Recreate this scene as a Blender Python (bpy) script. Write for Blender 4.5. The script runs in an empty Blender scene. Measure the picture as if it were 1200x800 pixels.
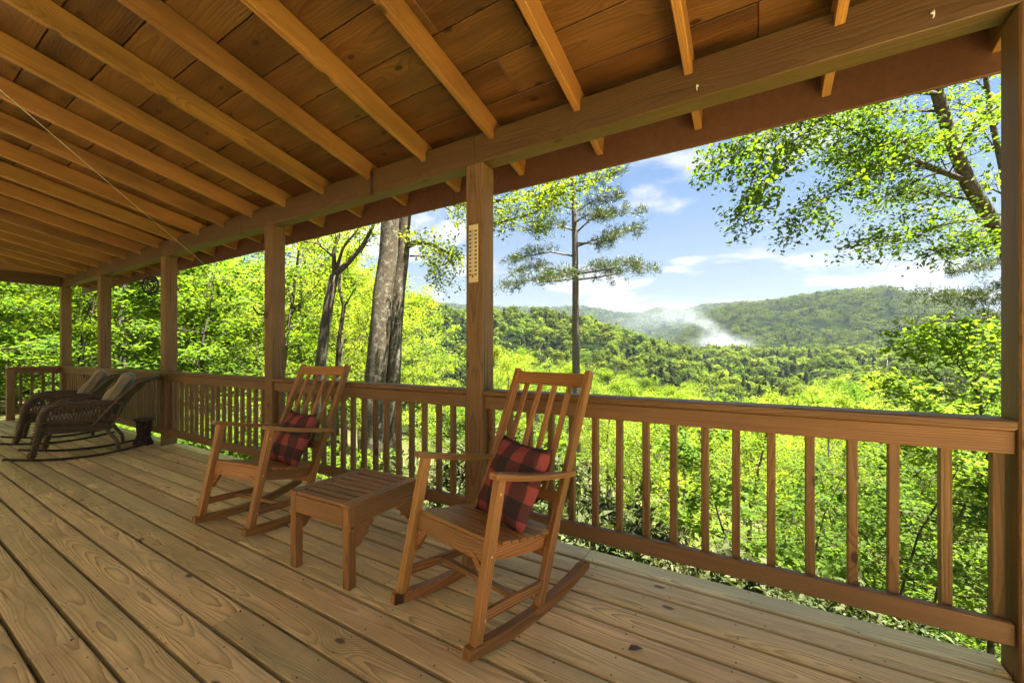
import bpy, math, random
import numpy as np
from mathutils import Vector, Matrix
R = math.radians
sc = bpy.context.scene
col = sc.collection

# ------------------------------------------------------------------ camera, sky, sun, exposure
F_PX, YAW, CY, CAM_H = 476.0, 0.542, 413.8, 1.226
cam_d = bpy.data.cameras.new('camera'); cam = bpy.data.objects.new('camera', cam_d); col.objects.link(cam)
cam.location = (0, 0, CAM_H); cam.rotation_euler = (R(90), 0, YAW)
cam_d.sensor_width = 36.0; cam_d.lens = F_PX / 1200 * 36; cam_d.shift_y = 13.8 / 1200
cam_d.clip_start = 0.05; cam_d.clip_end = 9000
sc.camera = cam

SUN_DIR = Vector((0.27, 0.06, 0.96)).normalized()
SUN_EL = math.asin(SUN_DIR.z); SUN_AZ = math.atan2(SUN_DIR.x, SUN_DIR.y)
world = bpy.data.worlds.new('World'); sc.world = world; world.use_nodes = True
wt = world.node_tree; wt.nodes.clear()
SKY_STRENGTH = 0.05
def build_world():
    L = wt.links.new
    out = wt.nodes.new('ShaderNodeOutputWorld'); bg = wt.nodes.new('ShaderNodeBackground')
    sky = wt.nodes.new('ShaderNodeTexSky'); sky.sky_type = 'NISHITA'; sky.sun_disc = False
    sky.sun_elevation = SUN_EL; sky.sun_rotation = SUN_AZ
    sky.air_density = 1.0; sky.dust_density = 0.6; sky.ozone_density = 2.0
    tc = wt.nodes.new('ShaderNodeTexCoord'); sep = wt.nodes.new('ShaderNodeSeparateXYZ'); L(tc.outputs['Generated'], sep.inputs[0])
    def m(op, a, b=None, cl=False):
        n = wt.nodes.new('ShaderNodeMath'); n.operation = op; n.use_clamp = cl
        for i, v in enumerate((a, b)):
            if v is None: continue
            if isinstance(v, (int, float)): n.inputs[i].default_value = v
            else: L(v, n.inputs[i])
        return n.outputs[0]
    zz = m('ADD', m('MAXIMUM', sep.outputs[2], 0.0), 0.13)
    cb = wt.nodes.new('ShaderNodeCombineXYZ')
    L(m('DIVIDE', sep.outputs[0], zz), cb.inputs[0]); L(m('DIVIDE', sep.outputs[1], zz), cb.inputs[1])
    n1 = wt.nodes.new('ShaderNodeTexNoise'); n1.inputs['Scale'].default_value = 1.0; n1.inputs['Detail'].default_value = 7
    n1.inputs['Roughness'].default_value = 0.55; n1.inputs['Distortion'].default_value = 0.25
    mp = wt.nodes.new('ShaderNodeMapping'); mp.inputs['Location'].default_value = (3.3, 1.7, 0.4)
    L(cb.outputs[0], mp.inputs[0]); L(mp.outputs[0], n1.inputs['Vector'])
    mr = wt.nodes.new('ShaderNodeMapRange'); mr.interpolation_type = 'SMOOTHSTEP'
    L(n1.outputs['Fac'], mr.inputs['Value']); mr.inputs['From Min'].default_value = 0.52; mr.inputs['From Max'].default_value = 0.595
    mr.inputs['To Max'].default_value = 0.85
    # horizon milkiness
    hz = wt.nodes.new('ShaderNodeMapRange'); hz.interpolation_type = 'SMOOTHSTEP'
    L(sep.outputs[2], hz.inputs['Value']); hz.inputs['From Min'].default_value = 0.45; hz.inputs['From Max'].default_value = 0.03
    hz.inputs['To Max'].default_value = 0.88
    mx0 = wt.nodes.new('ShaderNodeMix'); mx0.data_type = 'RGBA'
    hs = wt.nodes.new('ShaderNodeHueSaturation'); hs.inputs['Saturation'].default_value = 1.15; hs.inputs['Value'].default_value = 0.21; L(sky.outputs[0], hs.inputs['Color'])
    L(hz.outputs[0], mx0.inputs[0]); L(hs.outputs[0], mx0.inputs[6]); mx0.inputs[7].default_value = (0.53, 0.59, 0.66, 1)
    mx = wt.nodes.new('ShaderNodeMix'); mx.data_type = 'RGBA'
    cs = wt.nodes.new('ShaderNodeMapRange'); cs.interpolation_type = 'SMOOTHSTEP'; L(n1.outputs['Fac'], cs.inputs['Value']); cs.inputs['From Min'].default_value = 0.60; cs.inputs['From Max'].default_value = 0.74
    cm = wt.nodes.new('ShaderNodeMix'); cm.data_type = 'RGBA'; L(cs.outputs[0], cm.inputs[0]); cm.inputs[6].default_value = (1.12, 1.12, 1.16, 1); cm.inputs[7].default_value = (0.76, 0.80, 0.90, 1)
    L(mr.outputs[0], mx.inputs[0]); L(mx0.outputs[2], mx.inputs[6]); L(cm.outputs[2], mx.inputs[7])
    L(mx.outputs[2], bg.inputs[0]); bg.inputs[1].default_value = SKY_STRENGTH
    L(bg.outputs[0], out.inputs[0])
build_world()
sun_d = bpy.data.lights.new('sun', 'SUN'); sun = bpy.data.objects.new('sun', sun_d); col.objects.link(sun)
sun_d.energy = 2.9; sun_d.angle = R(0.6); sun_d.color = (1.0, 0.95, 0.86)
sun.rotation_euler = SUN_DIR.to_track_quat('Z', 'Y').to_euler()
sun.location = (20, 20, 40)
sc.view_settings.view_transform = 'Standard'; sc.view_settings.look = 'None'
sc.view_settings.gamma = 1.0; sc.view_settings.use_curve_mapping = False
sc.view_settings.exposure = 4.12
sc.cycles.max_bounces = 9; sc.cycles.diffuse_bounces = 6; sc.cycles.glossy_bounces = 3
sc.cycles.transmission_bounces = 5; sc.cycles.transparent_max_bounces = 4; sc.cycles.volume_bounces = 1
sc.cycles.sample_clamp_indirect = 6.0
sc.cycles.use_denoising = True

# ------------------------------------------------------------------ pixel helpers (directions only; depth from what a thing touches)
_s, _c = math.sin(YAW), math.cos(YAW)
def ray(px, py):
    l = (px - 600) / F_PX; v = -(py - CY) / F_PX
    return Vector((-_s + l * _c, _c + l * _s, v))
def at_depth(px, py, d): return Vector((0, 0, CAM_H)) + ray(px, py) * d

# ------------------------------------------------------------------ tags and object helpers
def tag(o, label=None, cat=None, group=None, kind=None):
    if label: o['label'] = label
    if cat: o['category'] = cat
    if group: o['group'] = group
    if kind: o['kind'] = kind
    return o
def empty(name, loc=(0, 0, 0), rz=0.0):
    o = bpy.data.objects.new(name, None); col.objects.link(o)
    o.location = loc; o.rotation_euler = (0, 0, rz); o.empty_display_size = 0.1
    return o
def link(name, me, mat=None, parent=None, mw=None):
    o = bpy.data.objects.new(name, me); col.objects.link(o)
    if mat is not None and (len(me.materials) == 0): me.materials.append(mat)
    if parent is not None: o.parent = parent
    if mw is not None: o.matrix_basis = mw
    return o
def copy_tree(o, parent=None):
    c = o.copy(); col.objects.link(c)
    c.parent = parent
    for ch in list(o.children): copy_tree(ch, c)
    return c

class MB:
    def __init__(s): s.v = []; s.f = []
    def add(s, vs, fs):
        b = len(s.v); s.v += [tuple(p) for p in vs]; s.f += [tuple(i + b for i in q) for q in fs]
    def cbox(s, L, W, T, b=0.003, mw=None):
        vs, fs = cbox_data(L, W, T, b)
        if mw is not None: vs = [mw @ Vector(p) for p in vs]
        s.add(vs, fs)
    def stick(s, p0, p1, w, t, up=(0, 0, 1), b=0.003):
        M, Lg = frame(p0, p1, up); s.cbox(Lg, w, t, b, M)
    def tube(s, pts, rad, n=8, cap=True):
        pts = [Vector(p) for p in pts]
        if isinstance(rad, (int, float)): rad = [rad] * len(pts)
        base = len(s.v); prev = None
        for i, p in enumerate(pts):
            t = (pts[min(i + 1, len(pts) - 1)] - pts[max(i - 1, 0)])
            if t.length < 1e-9: t = Vector((0, 0, 1))
            t.normalize()
            if prev is None:
                a = Vector((0, 0, 1)) if abs(t.z) < 0.9 else Vector((1, 0, 0))
                u = t.cross(a).normalized()
            else:
                u = (prev - t * prev.dot(t))
                u = u.normalized() if u.length > 1e-6 else t.orthogonal().normalized()
            prev = u; w = t.cross(u)
            for k in range(n):
                a = 2 * math.pi * k / n
                s.v.append(tuple(p + (u * math.cos(a) + w * math.sin(a)) * rad[i]))
        for i in range(len(pts) - 1):
            for k in range(n):
                a = base + i * n + k; b2 = base + i * n + (k + 1) % n
                s.f.append((a, b2, b2 + n, a + n))
        if cap:
            s.f.append(tuple(base + k for k in range(n))[::-1]); e = base + (len(pts) - 1) * n
            s.f.append(tuple(e + k for k in range(n)))
    def prism(s, prof, x0, x1):
        """profile in (y,z), extruded along x"""
        n = len(prof); b = len(s.v)
        s.v += [(x0, y, z) for y, z in prof] + [(x1, y, z) for y, z in prof]
        s.f += [tuple(b + i for i in range(n))[::-1], tuple(b + n + i for i in range(n))]
        s.f += [(b + i, b + (i + 1) % n, b + n + (i + 1) % n, b + n + i) for i in range(n)]
    def mesh(s, name, smooth=False):
        me = bpy.data.meshes.new(name); me.from_pydata(s.v, [], s.f); me.update()
        import bmesh
        bm = bmesh.new(); bm.from_mesh(me); bmesh.ops.recalc_face_normals(bm, faces=bm.faces); bm.to_mesh(me); bm.free()
        if smooth: me.polygons.foreach_set('use_smooth', [True] * len(me.polygons))
        return me
    def build(s, name, mat, parent=None, smooth=False, mw=None):
        return link(name, s.mesh(name, smooth), mat, parent, mw)

def cbox_data(L, W, T, b):
    b = min(b, L * .3, W * .3, T * .3)
    h = (L / 2, W / 2, T / 2); vs = []; idx = {}
    for sx in (-1, 1):
        for sy in (-1, 1):
            for sz in (-1, 1):
                sg = (sx, sy, sz)
                for ax in range(3):
                    p = [sg[k] * (h[k] if k == ax else h[k] - b) for k in range(3)]
                    idx[(sg, ax)] = len(vs); vs.append(tuple(p))
    fs = []
    for ax in range(3):
        o1, o2 = (ax + 1) % 3, (ax + 2) % 3
        for sg in (-1, 1):
            q = []
            for a, c in ((-1, -1), (1, -1), (1, 1), (-1, 1)):
                k = [0, 0, 0]; k[ax] = sg; k[o1] = a; k[o2] = c; q.append(idx[(tuple(k), ax)])
            fs.append(tuple(q if sg > 0 else q[::-1]))
    for ax in range(3):   # edges parallel to ax
        o1, o2 = (ax + 1) % 3, (ax + 2) % 3
        for a in (-1, 1):
            for c in (-1, 1):
                def key(t):
                    k = [0, 0, 0]; k[ax] = t; k[o1] = a; k[o2] = c; return tuple(k)
                q = (idx[(key(-1), o1)], idx[(key(1), o1)], idx[(key(1), o2)], idx[(key(-1), o2)])
                fs.append(q if a * c > 0 else q[::-1])
    for sx in (-1, 1):
        for sy in (-1, 1):
            for sz in (-1, 1):
                sg = (sx, sy, sz); q = (idx[(sg, 0)], idx[(sg, 1)], idx[(sg, 2)])
                fs.append(q if sx * sy * sz > 0 else q[::-1])
    return vs, fs
def frame(p0, p1, up=(0, 0, 1)):
    p0, p1 = Vector(p0), Vector(p1); x = (p1 - p0); L = x.length; x.normalize()
    u = Vector(up); z = (u - x * u.dot(x))
    if z.length < 1e-4: z = Vector((0, 1, 0)) - x * x.y
    z.normalize(); y = z.cross(x)
    M = Matrix((x, y, z)).transposed().to_4x4(); M.translation = (p0 + p1) / 2
    return M, L
_cache = {}
def stick(name, p0, p1, w, t, mat, parent=None, up=(0, 0, 1), b=0.003):
    """a chamfered board as its own object, local x along its length"""
    M, L = frame(p0, p1, up); k = (round(L, 4), w, t, b, mat.name)
    if k not in _cache:
        me = bpy.data.meshes.new(name); vs, fs = cbox_data(L, w, t, b); me.from_pydata(vs, [], fs); me.update(); me.materials.append(mat)
        _cache[k] = me
    return link(name, _cache[k], None, parent, M)

# ------------------------------------------------------------------ materials
class NT:
    def __init__(s, name):
        s.m = bpy.data.materials.new(name); s.m.use_nodes = True; s.t = s.m.node_tree; s.t.nodes.clear()
    def n(s, ty, **kw):
        n = s.t.nodes.new('ShaderNode' + ty)
        for k, v in kw.items():
            if k.startswith('_'): setattr(n, k[1:], v)
            else: s.set(n, k.replace('__', ' '), v)
        return n
    def set(s, n, k, v):
        i = n.inputs[int(k[1:])] if (k[0] == 'i' and k[1:].isdigit()) else n.inputs[k]
        if isinstance(v, bpy.types.NodeSocket): s.t.links.new(v, i)
        elif isinstance(v, (tuple, list)) and len(v) == 3 and i.type == 'RGBA': i.default_value = (*v, 1)
        else: i.default_value = v
    def math(s, op, a, b=0.0, clamp=False):
        n = s.n('Math', _operation=op, _use_clamp=clamp); s.set(n, 'i0', a); s.set(n, 'i1', b); return n.outputs[0]
    def mix(s, f, a, b, blend='MIX'):
        n = s.n('Mix', _data_type='RGBA', _blend_type=blend); s.set(n, 'i0', f); s.set(n, 'i6', a); s.set(n, 'i7', b); return n.outputs[2]
    def xyz(s, x, y, z):
        n = s.n('CombineXYZ'); s.set(n, 'i0', x); s.set(n, 'i1', y); s.set(n, 'i2', z); return n.outputs[0]
    def step(s, v, a, b, lo=0.0, hi=1.0):
        n = s.n('MapRange', _interpolation_type='SMOOTHSTEP'); s.set(n, 'i0', v)
        for k, q in zip(('i1', 'i2', 'i3', 'i4'), (a, b, lo, hi)): s.set(n, k, q)
        return n.outputs[0]
    def noise(s, vec, scale=1.0, detail=2.0, rough=0.5, dist=0.0):
        n = s.n('TexNoise', Vector=vec, Scale=scale, Detail=detail, Roughness=rough, Distortion=dist); return n
    def out(s, sh, vol=None):
        o = s.n('OutputMaterial')
        if sh is not None: s.t.links.new(sh, o.inputs[0])
        if vol is not None: s.t.links.new(vol, o.inputs[1])
        return s.m

def wood(name, light, dark, spacing=0.007, strength=0.8, rough=0.55, knots=0.5, blotch=0.25, grey=None, var=0.25, nails=False, spec=0.35, bump=0.35, check=0.0):
    t = NT(name)
    tc = t.n('TexCoord'); sp = t.n('SeparateXYZ', i0=tc.outputs['Object']); x, y, z = sp.outputs
    rnd = t.n('ObjectInfo').outputs['Random']
    rA = t.math('FRACT', t.math('MULTIPLY', rnd, 17.31)); rB = t.math('FRACT', t.math('MULTIPLY', rnd, 91.7))
    x2 = t.math('ADD', x, t.math('MULTIPLY', rnd, 53.0))
    slow = t.noise(t.xyz(t.math('MULTIPLY', x2, 0.9), t.math('MULTIPLY', rA, 40.0), 0.0), 1.0, 2.0)
    sl = t.n('SeparateColor', i0=slow.outputs['Color'])
    oy = t.math('ADD', t.math('MULTIPLY', t.math('SUBTRACT', sl.outputs[0], 0.5), 0.09), t.math('MULTIPLY', t.math('SUBTRACT', rA, 0.5), 0.09))
    oz = t.math('ADD', t.math('MULTIPLY', t.math('SUBTRACT', sl.outputs[1], 0.5), 0.09), t.math('ADD', 0.035, t.math('MULTIPLY', rB, 0.05)))
    # knots
    kv = t.n('TexVoronoi', _voronoi_dimensions='2D', _feature='F1', Vector=t.xyz(x2, t.math('ADD', t.math('MULTIPLY', y, 2.0), t.math('MULTIPLY', rA, 9.0)), 0.0), Scale=2.0)
    kd = kv.outputs['Distance']; kc = t.n('SeparateColor', i0=kv.outputs['Color'])
    kon = t.math('LESS_THAN', kc.outputs[0], knots)
    kwarp = t.math('MULTIPLY', t.step(kd, 0.33, 0.0), t.math('MULTIPLY', kon, 0.028))
    fine = t.noise(t.xyz(t.math('MULTIPLY', x2, 3.0), t.math('MULTIPLY', y, 22.0), t.math('MULTIPLY', z, 22.0)), 1.0, 3.0)
    yy = t.math('ADD', y, oy); zz = t.math('ADD', z, oz)
    r = t.math('SQRT', t.math('ADD', t.math('MULTIPLY', yy, yy), t.math('MULTIPLY', zz, zz)))
    r = t.math('ADD', t.math('ADD', r, kwarp), t.math('MULTIPLY', t.math('SUBTRACT', fine.outputs['Fac'], 0.5), spacing * 1.6))
    fr = t.math('FRACT', t.math('DIVIDE', r, spacing))
    ring = t.math('MULTIPLY', t.math('POWER', fr, 2.2), t.step(fr, 1.0, 0.93))
    fib = t.noise(t.xyz(t.math('MULTIPLY', x2, 5.0), t.math('MULTIPLY', y, 260.0), t.math('MULTIPLY', z, 260.0)), 1.0, 2.0)
    band = t.noise(t.xyz(t.math('MULTIPLY', x2, 1.6), t.math('MULTIPLY', y, 9.0), t.math('MULTIPLY', z, 9.0)), 1.0, 3.0)
    amt = t.math('MULTIPLY', ring, t.math('MULTIPLY', strength, t.step(band.outputs['Fac'], 0.25, 0.65, 0.35, 1.0)))
    amt = t.math('ADD', amt, t.math('MULTIPLY', t.math('SUBTRACT', fib.outputs['Fac'], 0.5), 0.35), clamp=True)
    stk = t.noise(t.xyz(t.math('MULTIPLY', x2, 1.8), t.math('MULTIPLY', y, 48.0), t.math('MULTIPLY', z, 48.0)), 1.0, 3.0, 0.6)
    amt = t.math('ADD', amt, t.math('MULTIPLY', t.math('SUBTRACT', stk.outputs['Fac'], 0.5), 0.9), clamp=True)
    c = t.mix(amt, light, dark)
    bl = t.step(band.outputs['Fac'], 0.3, 0.75)
    if grey is not None:
        g2 = t.noise(t.xyz(t.math('MULTIPLY', x2, 1.1), t.math('MULTIPLY', y, 4.0), t.math('MULTIPLY', rB, 9.0)), 1.0, 4.0)
        c = t.mix(t.math('MULTIPLY', t.step(g2.outputs['Fac'], 0.35, 0.7), 0.55), c, grey)
    hv = t.n('HueSaturation', Color=c)
    t.set(hv, 'Value', t.math('ADD', t.math('ADD', 1.0 - var * 0.5 - blotch * 0.5, t.math('MULTIPLY', rB, var)), t.math('MULTIPLY', bl, blotch)))
    t.set(hv, 'Hue', t.math('ADD', 0.493, t.math('MULTIPLY', rA, 0.014)))
    c = hv.outputs[0]
    # knot body
    kmask = t.math('MULTIPLY', kon, t.step(kd, 0.075, 0.035))
    c = t.mix(t.math('MULTIPLY', kmask, 0.85), c, tuple(q * 0.28 for q in dark))
    if check > 0:
        cr = t.noise(t.xyz(t.math('MULTIPLY', x2, 1.3), t.math('MULTIPLY', y, 60.0), t.math('MULTIPLY', z, 60.0)), 1.0, 1.0)
        cm = t.step(cr.outputs['Fac'], 0.70, 0.74)
        c = t.mix(t.math('MULTIPLY', cm, check), c, tuple(q * 0.15 for q in dark))
    if nails:
        wn = t.noise(t.n('NewGeometry').outputs['Position'], 1.7, 5.0, 0.65)
        c = t.mix(t.step(wn.outputs['Fac'], 0.50, 0.72, 0.0, 0.26), c, tuple(q * 0.55 for q in dark))
        ed = t.step(t.math('ABSOLUTE', y), 0.060, 0.071, 0.0, 0.32)
        c = t.mix(ed, c, tuple(q * 0.5 for q in dark))
        fx = t.math('SUBTRACT', t.math('FRACT', t.math('ADD', t.math('DIVIDE', t.math('ADD', x, t.math('MULTIPLY', y, 0.12)), 0.406), 0.5)), 0.5)
        fx = t.math('MULTIPLY', fx, 0.406)
        ay = t.math('SUBTRACT', t.math('ABSOLUTE', y), 0.048)
        dd = t.math('SQRT', t.math('ADD', t.math('MULTIPLY', fx, fx), t.math('MULTIPLY', ay, ay)))
        c = t.mix(t.step(dd, 0.0048, 0.0034), c, (0.02, 0.015, 0.012))
    b = t.n('Bump', Strength=bump, Distance=0.004, Height=t.math('ADD', t.math('SUBTRACT', 1.0, ring), t.math('MULTIPLY', fib.outputs['Fac'], 0.5)))
    p = t.n('BsdfPrincipled', Base__Color=c, Roughness=t.math('ADD', rough, t.math('MULTIPLY', ring, -0.1)), Normal=b.outputs[0])
    t.set(p, 'Specular IOR Level', spec)
    return t.out(p.outputs[0])

def plain(name, color, rough=0.6, metal=0.0, spec=0.4, bump=0.0, bscale=60.0, var=0.0):
    t = NT(name); tc = t.n('TexCoord')
    p = t.n('BsdfPrincipled', Roughness=rough, Metallic=metal); t.set(p, 'Specular IOR Level', spec)
    nz = t.noise(tc.outputs['Object'], bscale, 4.0, 0.6)
    c = color
    if var > 0: c = t.mix(t.step(nz.outputs['Fac'], 0.3, 0.7), tuple(q * (1 - var) for q in color), tuple(min(1, q * (1 + var)) for q in color))
    t.set(p, 'Base Color', c)
    if bump > 0:
        b = t.n('Bump', Strength=bump, Distance=0.01, Height=nz.outputs['Fac']); t.set(p, 'Normal', b.outputs[0])
    return t.out(p.outputs[0])

M = {}
M['deck'] = wood('deck_wood', (0.84, 0.61, 0.265), (0.25, 0.14, 0.048), 0.0066, 1.0, 0.55, 0.13, 0.35, grey=(0.64, 0.475, 0.235), var=0.3, nails=True, spec=0.35, bump=0.45, check=0.5)
M['post'] = wood('post_wood', (0.20, 0.112, 0.040), (0.068, 0.034, 0.011), 0.011, 0.8, 0.6, 0.4, 0.25, var=0.2, check=0.8)
M['rail'] = wood('rail_wood', (0.20, 0.106, 0.038), (0.065, 0.031, 0.010), 0.009, 0.8, 0.55, 0.3, 0.25, var=0.3)
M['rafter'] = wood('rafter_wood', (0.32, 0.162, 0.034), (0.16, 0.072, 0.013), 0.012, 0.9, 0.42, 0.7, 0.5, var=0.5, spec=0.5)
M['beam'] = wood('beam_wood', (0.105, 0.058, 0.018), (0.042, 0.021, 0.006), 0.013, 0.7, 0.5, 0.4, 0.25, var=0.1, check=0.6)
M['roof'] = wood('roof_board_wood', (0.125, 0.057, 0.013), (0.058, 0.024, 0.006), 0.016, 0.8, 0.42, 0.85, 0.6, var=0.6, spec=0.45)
M['teak'] = wood('rocker_wood', (0.40, 0.185, 0.048), (0.115, 0.044, 0.011), 0.0125, 1.0, 0.46, 0.05, 0.5, var=0.45, spec=0.4)
M['table'] = wood('table_wood', (0.34, 0.165, 0.052), (0.09, 0.037, 0.012), 0.0125, 1.0, 0.5, 0.05, 0.45, var=0.25, spec=0.45)
M['plug'] = plain('pale_plug', (0.62, 0.44, 0.22), 0.5)
M['fascia'] = plain('fascia_paint', (0.115, 0.052, 0.026), 0.55, bump=0.1, bscale=25, var=0.12)
M['joist'] = plain('treated_joist', (0.16, 0.11, 0.06), 0.8, bump=0.2)
M['shingle'] = plain('roof_shingle', (0.10, 0.09, 0.08), 0.9, bump=0.4)
M['wicker'] = plain('brown_wicker', (0.085, 0.055, 0.030), 0.5, spec=0.5, bump=0.5, bscale=90, var=0.4)
M['iron'] = plain('dark_iron', (0.03, 0.024, 0.02), 0.5, metal=0.4, bump=0.1)
M['stump'] = plain('dark_carved_wood', (0.035, 0.024, 0.018), 0.75, bump=0.9, bscale=28, var=0.5)
M['stump_top'] = plain('stump_top_wood', (0.10, 0.075, 0.055), 0.7, bump=0.3, bscale=40, var=0.3)
M['cream'] = plain('cream_enamel', (0.62, 0.53, 0.27), 0.45, var=0.06, bscale=20)
M['ink'] = plain('dark_ink', (0.06, 0.045, 0.03), 0.6)
M['red'] = plain('red_spirit', (0.30, 0.03, 0.02), 0.3)
M['white_metal'] = plain('white_metal', (0.75, 0.74, 0.70), 0.35)
M['cord'] = plain('pale_cord', (0.55, 0.5, 0.36), 0.7)
M['screw'] = plain('zinc_screw', (0.55, 0.55, 0.55), 0.35, metal=0.9)
def fabric(name, c1, seam):
    t = NT(name); tc = t.n('TexCoord')
    n1 = t.noise(tc.outputs['Object'], 260.0, 3.0, 0.7); n2 = t.noise(tc.outputs['Object'], 6.0, 3.0)
    c = t.mix(t.step(n2.outputs['Fac'], 0.3, 0.7), tuple(q * 0.85 for q in c1), tuple(q * 1.12 for q in c1))
    b = t.n('Bump', Strength=0.35, Distance=0.002, Height=n1.outputs['Fac'])
    b2 = t.n('Bump', Strength=0.5, Distance=0.03, Height=n2.outputs['Fac'], Normal=b.outputs[0])
    p = t.n('BsdfPrincipled', Base__Color=c, Roughness=0.9, Normal=b2.outputs[0]); t.set(p, 'Specular IOR Level', 0.15)
    try: t.set(p, 'Sheen Weight', 0.25)
    except Exception: pass
    return t.out(p.outputs[0])
M['cushion'] = fabric('taupe_cushion', (0.25, 0.21, 0.125), None)
def plaid(name):
    t = NT(name); tc = t.n('TexCoord'); sp = t.n('SeparateXYZ', i0=tc.outputs['Object'])
    k = 6.1
    wob = t.noise(tc.outputs['Object'], 5.0, 2.0)
    wv = t.math('MULTIPLY', t.math('SUBTRACT', wob.outputs['Fac'], 0.5), 0.014)
    def stripe(v, off):
        f = t.math('ADD', t.math('MULTIPLY', t.math('ADD', v, wv), k), off)
        return t.step(t.math('ABSOLUTE', t.math('SUBTRACT', t.math('FRACT', f), 0.5)), 0.235, 0.265)
    a = stripe(sp.outputs[0], 0.2); b = stripe(sp.outputs[2], 0.65)
    red, mid, blk = (0.33, 0.060, 0.048), (0.095, 0.027, 0.023), (0.018, 0.016, 0.015)
    c = t.mix(b, t.mix(a, red, mid), t.mix(a, mid, blk))
    n1 = t.noise(tc.outputs['Object'], 300.0, 2.0); n2 = t.noise(tc.outputs['Object'], 11.0, 3.0, 0.6)
    c = t.mix(t.math('MULTIPLY', n1.outputs['Fac'], 0.35), c, (0.16, 0.10, 0.09))
    bp = t.n('Bump', Strength=0.3, Distance=0.002, Height=n1.outputs['Fac'])
    bp2 = t.n('Bump', Strength=0.55, Distance=0.03, Height=n2.outputs['Fac'], Normal=bp.outputs[0])
    p = t.n('BsdfPrincipled', Base__Color=c, Roughness=0.92, Normal=bp2.outputs[0]); t.set(p, 'Specular IOR Level', 0.12)
    return t.out(p.outputs[0])
M['plaid'] = plaid('buffalo_plaid')

# ------------------------------------------------------------------ porch dimensions
YP, W6 = 2.254, 0.14
XPOST = [0.833, -1.732, -4.320, -6.908, -9.496, -11.747]
DECK_X0, DECK_X1 = -11.95, 8.0  # right end lengthened out of view as an added sunlit bounce surface
DECK_Y0, DECK_Y1 = -1.75, 2.435
ZB = 2.524                       # underside of beam
SL = 0.222                       # roof pitch
YF = 2.69                        # inner face of fascia
ROOF_Y0 = -0.95  # roof stops short of the wall; unseen open strip added to light the deck
def raft_z(y): return 2.66 - SL * (y - YP)
RD = 0.14                        # rafter depth
random.seed(7)

# deck: joists and rim as the deck itself, every plank a child
mb = MB()
for k in range(int((DECK_X1 - DECK_X0) / 0.406)):
    x = DECK_X0 + 0.1 + k * 0.406
    mb.stick((x, DECK_Y0, -0.128), (x, DECK_Y1 - 0.08, -0.128), 0.04, 0.18, b=0.002)
mb.stick((DECK_X0, DECK_Y1 - 0.06, -0.13), (DECK_X1, DECK_Y1 - 0.06, -0.13), 0.04, 0.185, b=0.002)
mb.stick((DECK_X0 + .02, DECK_Y0, -0.13), (DECK_X0 + .02, DECK_Y1 - .085, -0.13), 0.04, 0.185, b=0.002)
deck = tag(mb.build('deck', M['joist']), 'weathered wooden porch deck of long planks', None, kind='structure')
PITCH = 0.1575
ny = int((DECK_Y1 - DECK_Y0) / PITCH)
y = DECK_Y1 - PITCH / 2 + 0.005
row = 0
post_in_row = lambda yy: (yy + PITCH / 2 > YP - 0.004)
while y > DECK_Y0:
    xs = [DECK_X0]
    x = DECK_X0 + 0.1 + 0.406 * random.choice([4, 5, 6, 7, 8])
    while x < DECK_X1 - 1.0:
        xs.append(x); x += 0.406 * random.choice([8, 9, 10, 12])
    xs.append(DECK_X1)
    cuts = [(a + 0.002, b - 0.002) for a, b in zip(xs[:-1], xs[1:])]
    if post_in_row(y):           # planks notched round the posts: end at each post
        new = []
        for a, b in cuts:
            segs = [(a, b)]
            for px in XPOST:
                nx = []
                for (u, v) in segs:
                    if u < px + W6 and v > px:
                        if px - u > .1: nx.append((u, px - .004))
                        if v - px - W6 > .1: nx.append((px + W6 + .004, v))
                    else: nx.append((u, v))
                segs = nx
            new += segs
        cuts = new
    for a, b in cuts:
        dy = random.uniform(-.0015, .0015); dz = random.uniform(-.0015, .001)
        stick('plank', (a, y + dy, -0.019 + dz), (b, y + dy, -0.019 + dz), PITCH - 0.0165, 0.038, M['deck'], deck, b=0.004)
    y -= PITCH; row += 1

# posts
post_labels = ['thick wooden porch post of closely grained timber where the railing ends on its bare side',
               'square wooden porch post with a thermometer mounted on it',
               'square wooden porch post with a dark antler hook, behind a rocking chair',
               'square wooden porch post with the small dark carved stump at its foot',
               'square wooden porch post behind the backs of the wicker rockers',
               'corner porch post where the long railing meets the short end railing']
for px, lb in zip(XPOST, post_labels):
    e = empty('porch_post', (px + W6 / 2, YP + W6 / 2, -1.6)); tag(e, lb, 'post', 'square posts along the porch edge')
    stick('shaft', (0, 0, 0), (0, 0, 1.6 + ZB + (0.0)), W6, W6, M['post'], e, up=(0, -1, 0), b=0.006)

# porch roof: one thing
roof = tag(empty('porch_roof', (-3.5, YP, ZB)), 'sloping porch roof with exposed amber rafters, wide boards and long beam', 'roof')
RO = Vector(roof.location)
def rp(x, y, z): return (x - RO.x, y - RO.y, z - RO.z)
RX0, RX1 = -12.35, 1.75  # right end cut off just out of view to let side light in
BY0, BY1 = YP + 0.003, YP + 0.125
bx = [RX0 + .5, -6.84, -1.662, RX1 - .15]
for a, b in zip(bx[:-1], bx[1:]):
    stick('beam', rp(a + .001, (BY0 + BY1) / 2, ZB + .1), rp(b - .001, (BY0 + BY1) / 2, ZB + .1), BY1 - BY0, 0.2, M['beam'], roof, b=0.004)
# end beam running back to the house
stick('end_beam', rp(-11.68, BY0 - .002, ZB + .1), rp(-11.68, ROOF_Y0, ZB + .1), 0.12, 0.2, M['beam'], roof, b=0.004)
stick('end_panel', rp(-11.68, YP - .1, ZB + .36), rp(-11.68, ROOF_Y0, ZB + .75), 0.03, 0.46, M['rafter'], roof, b=0.004)
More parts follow.
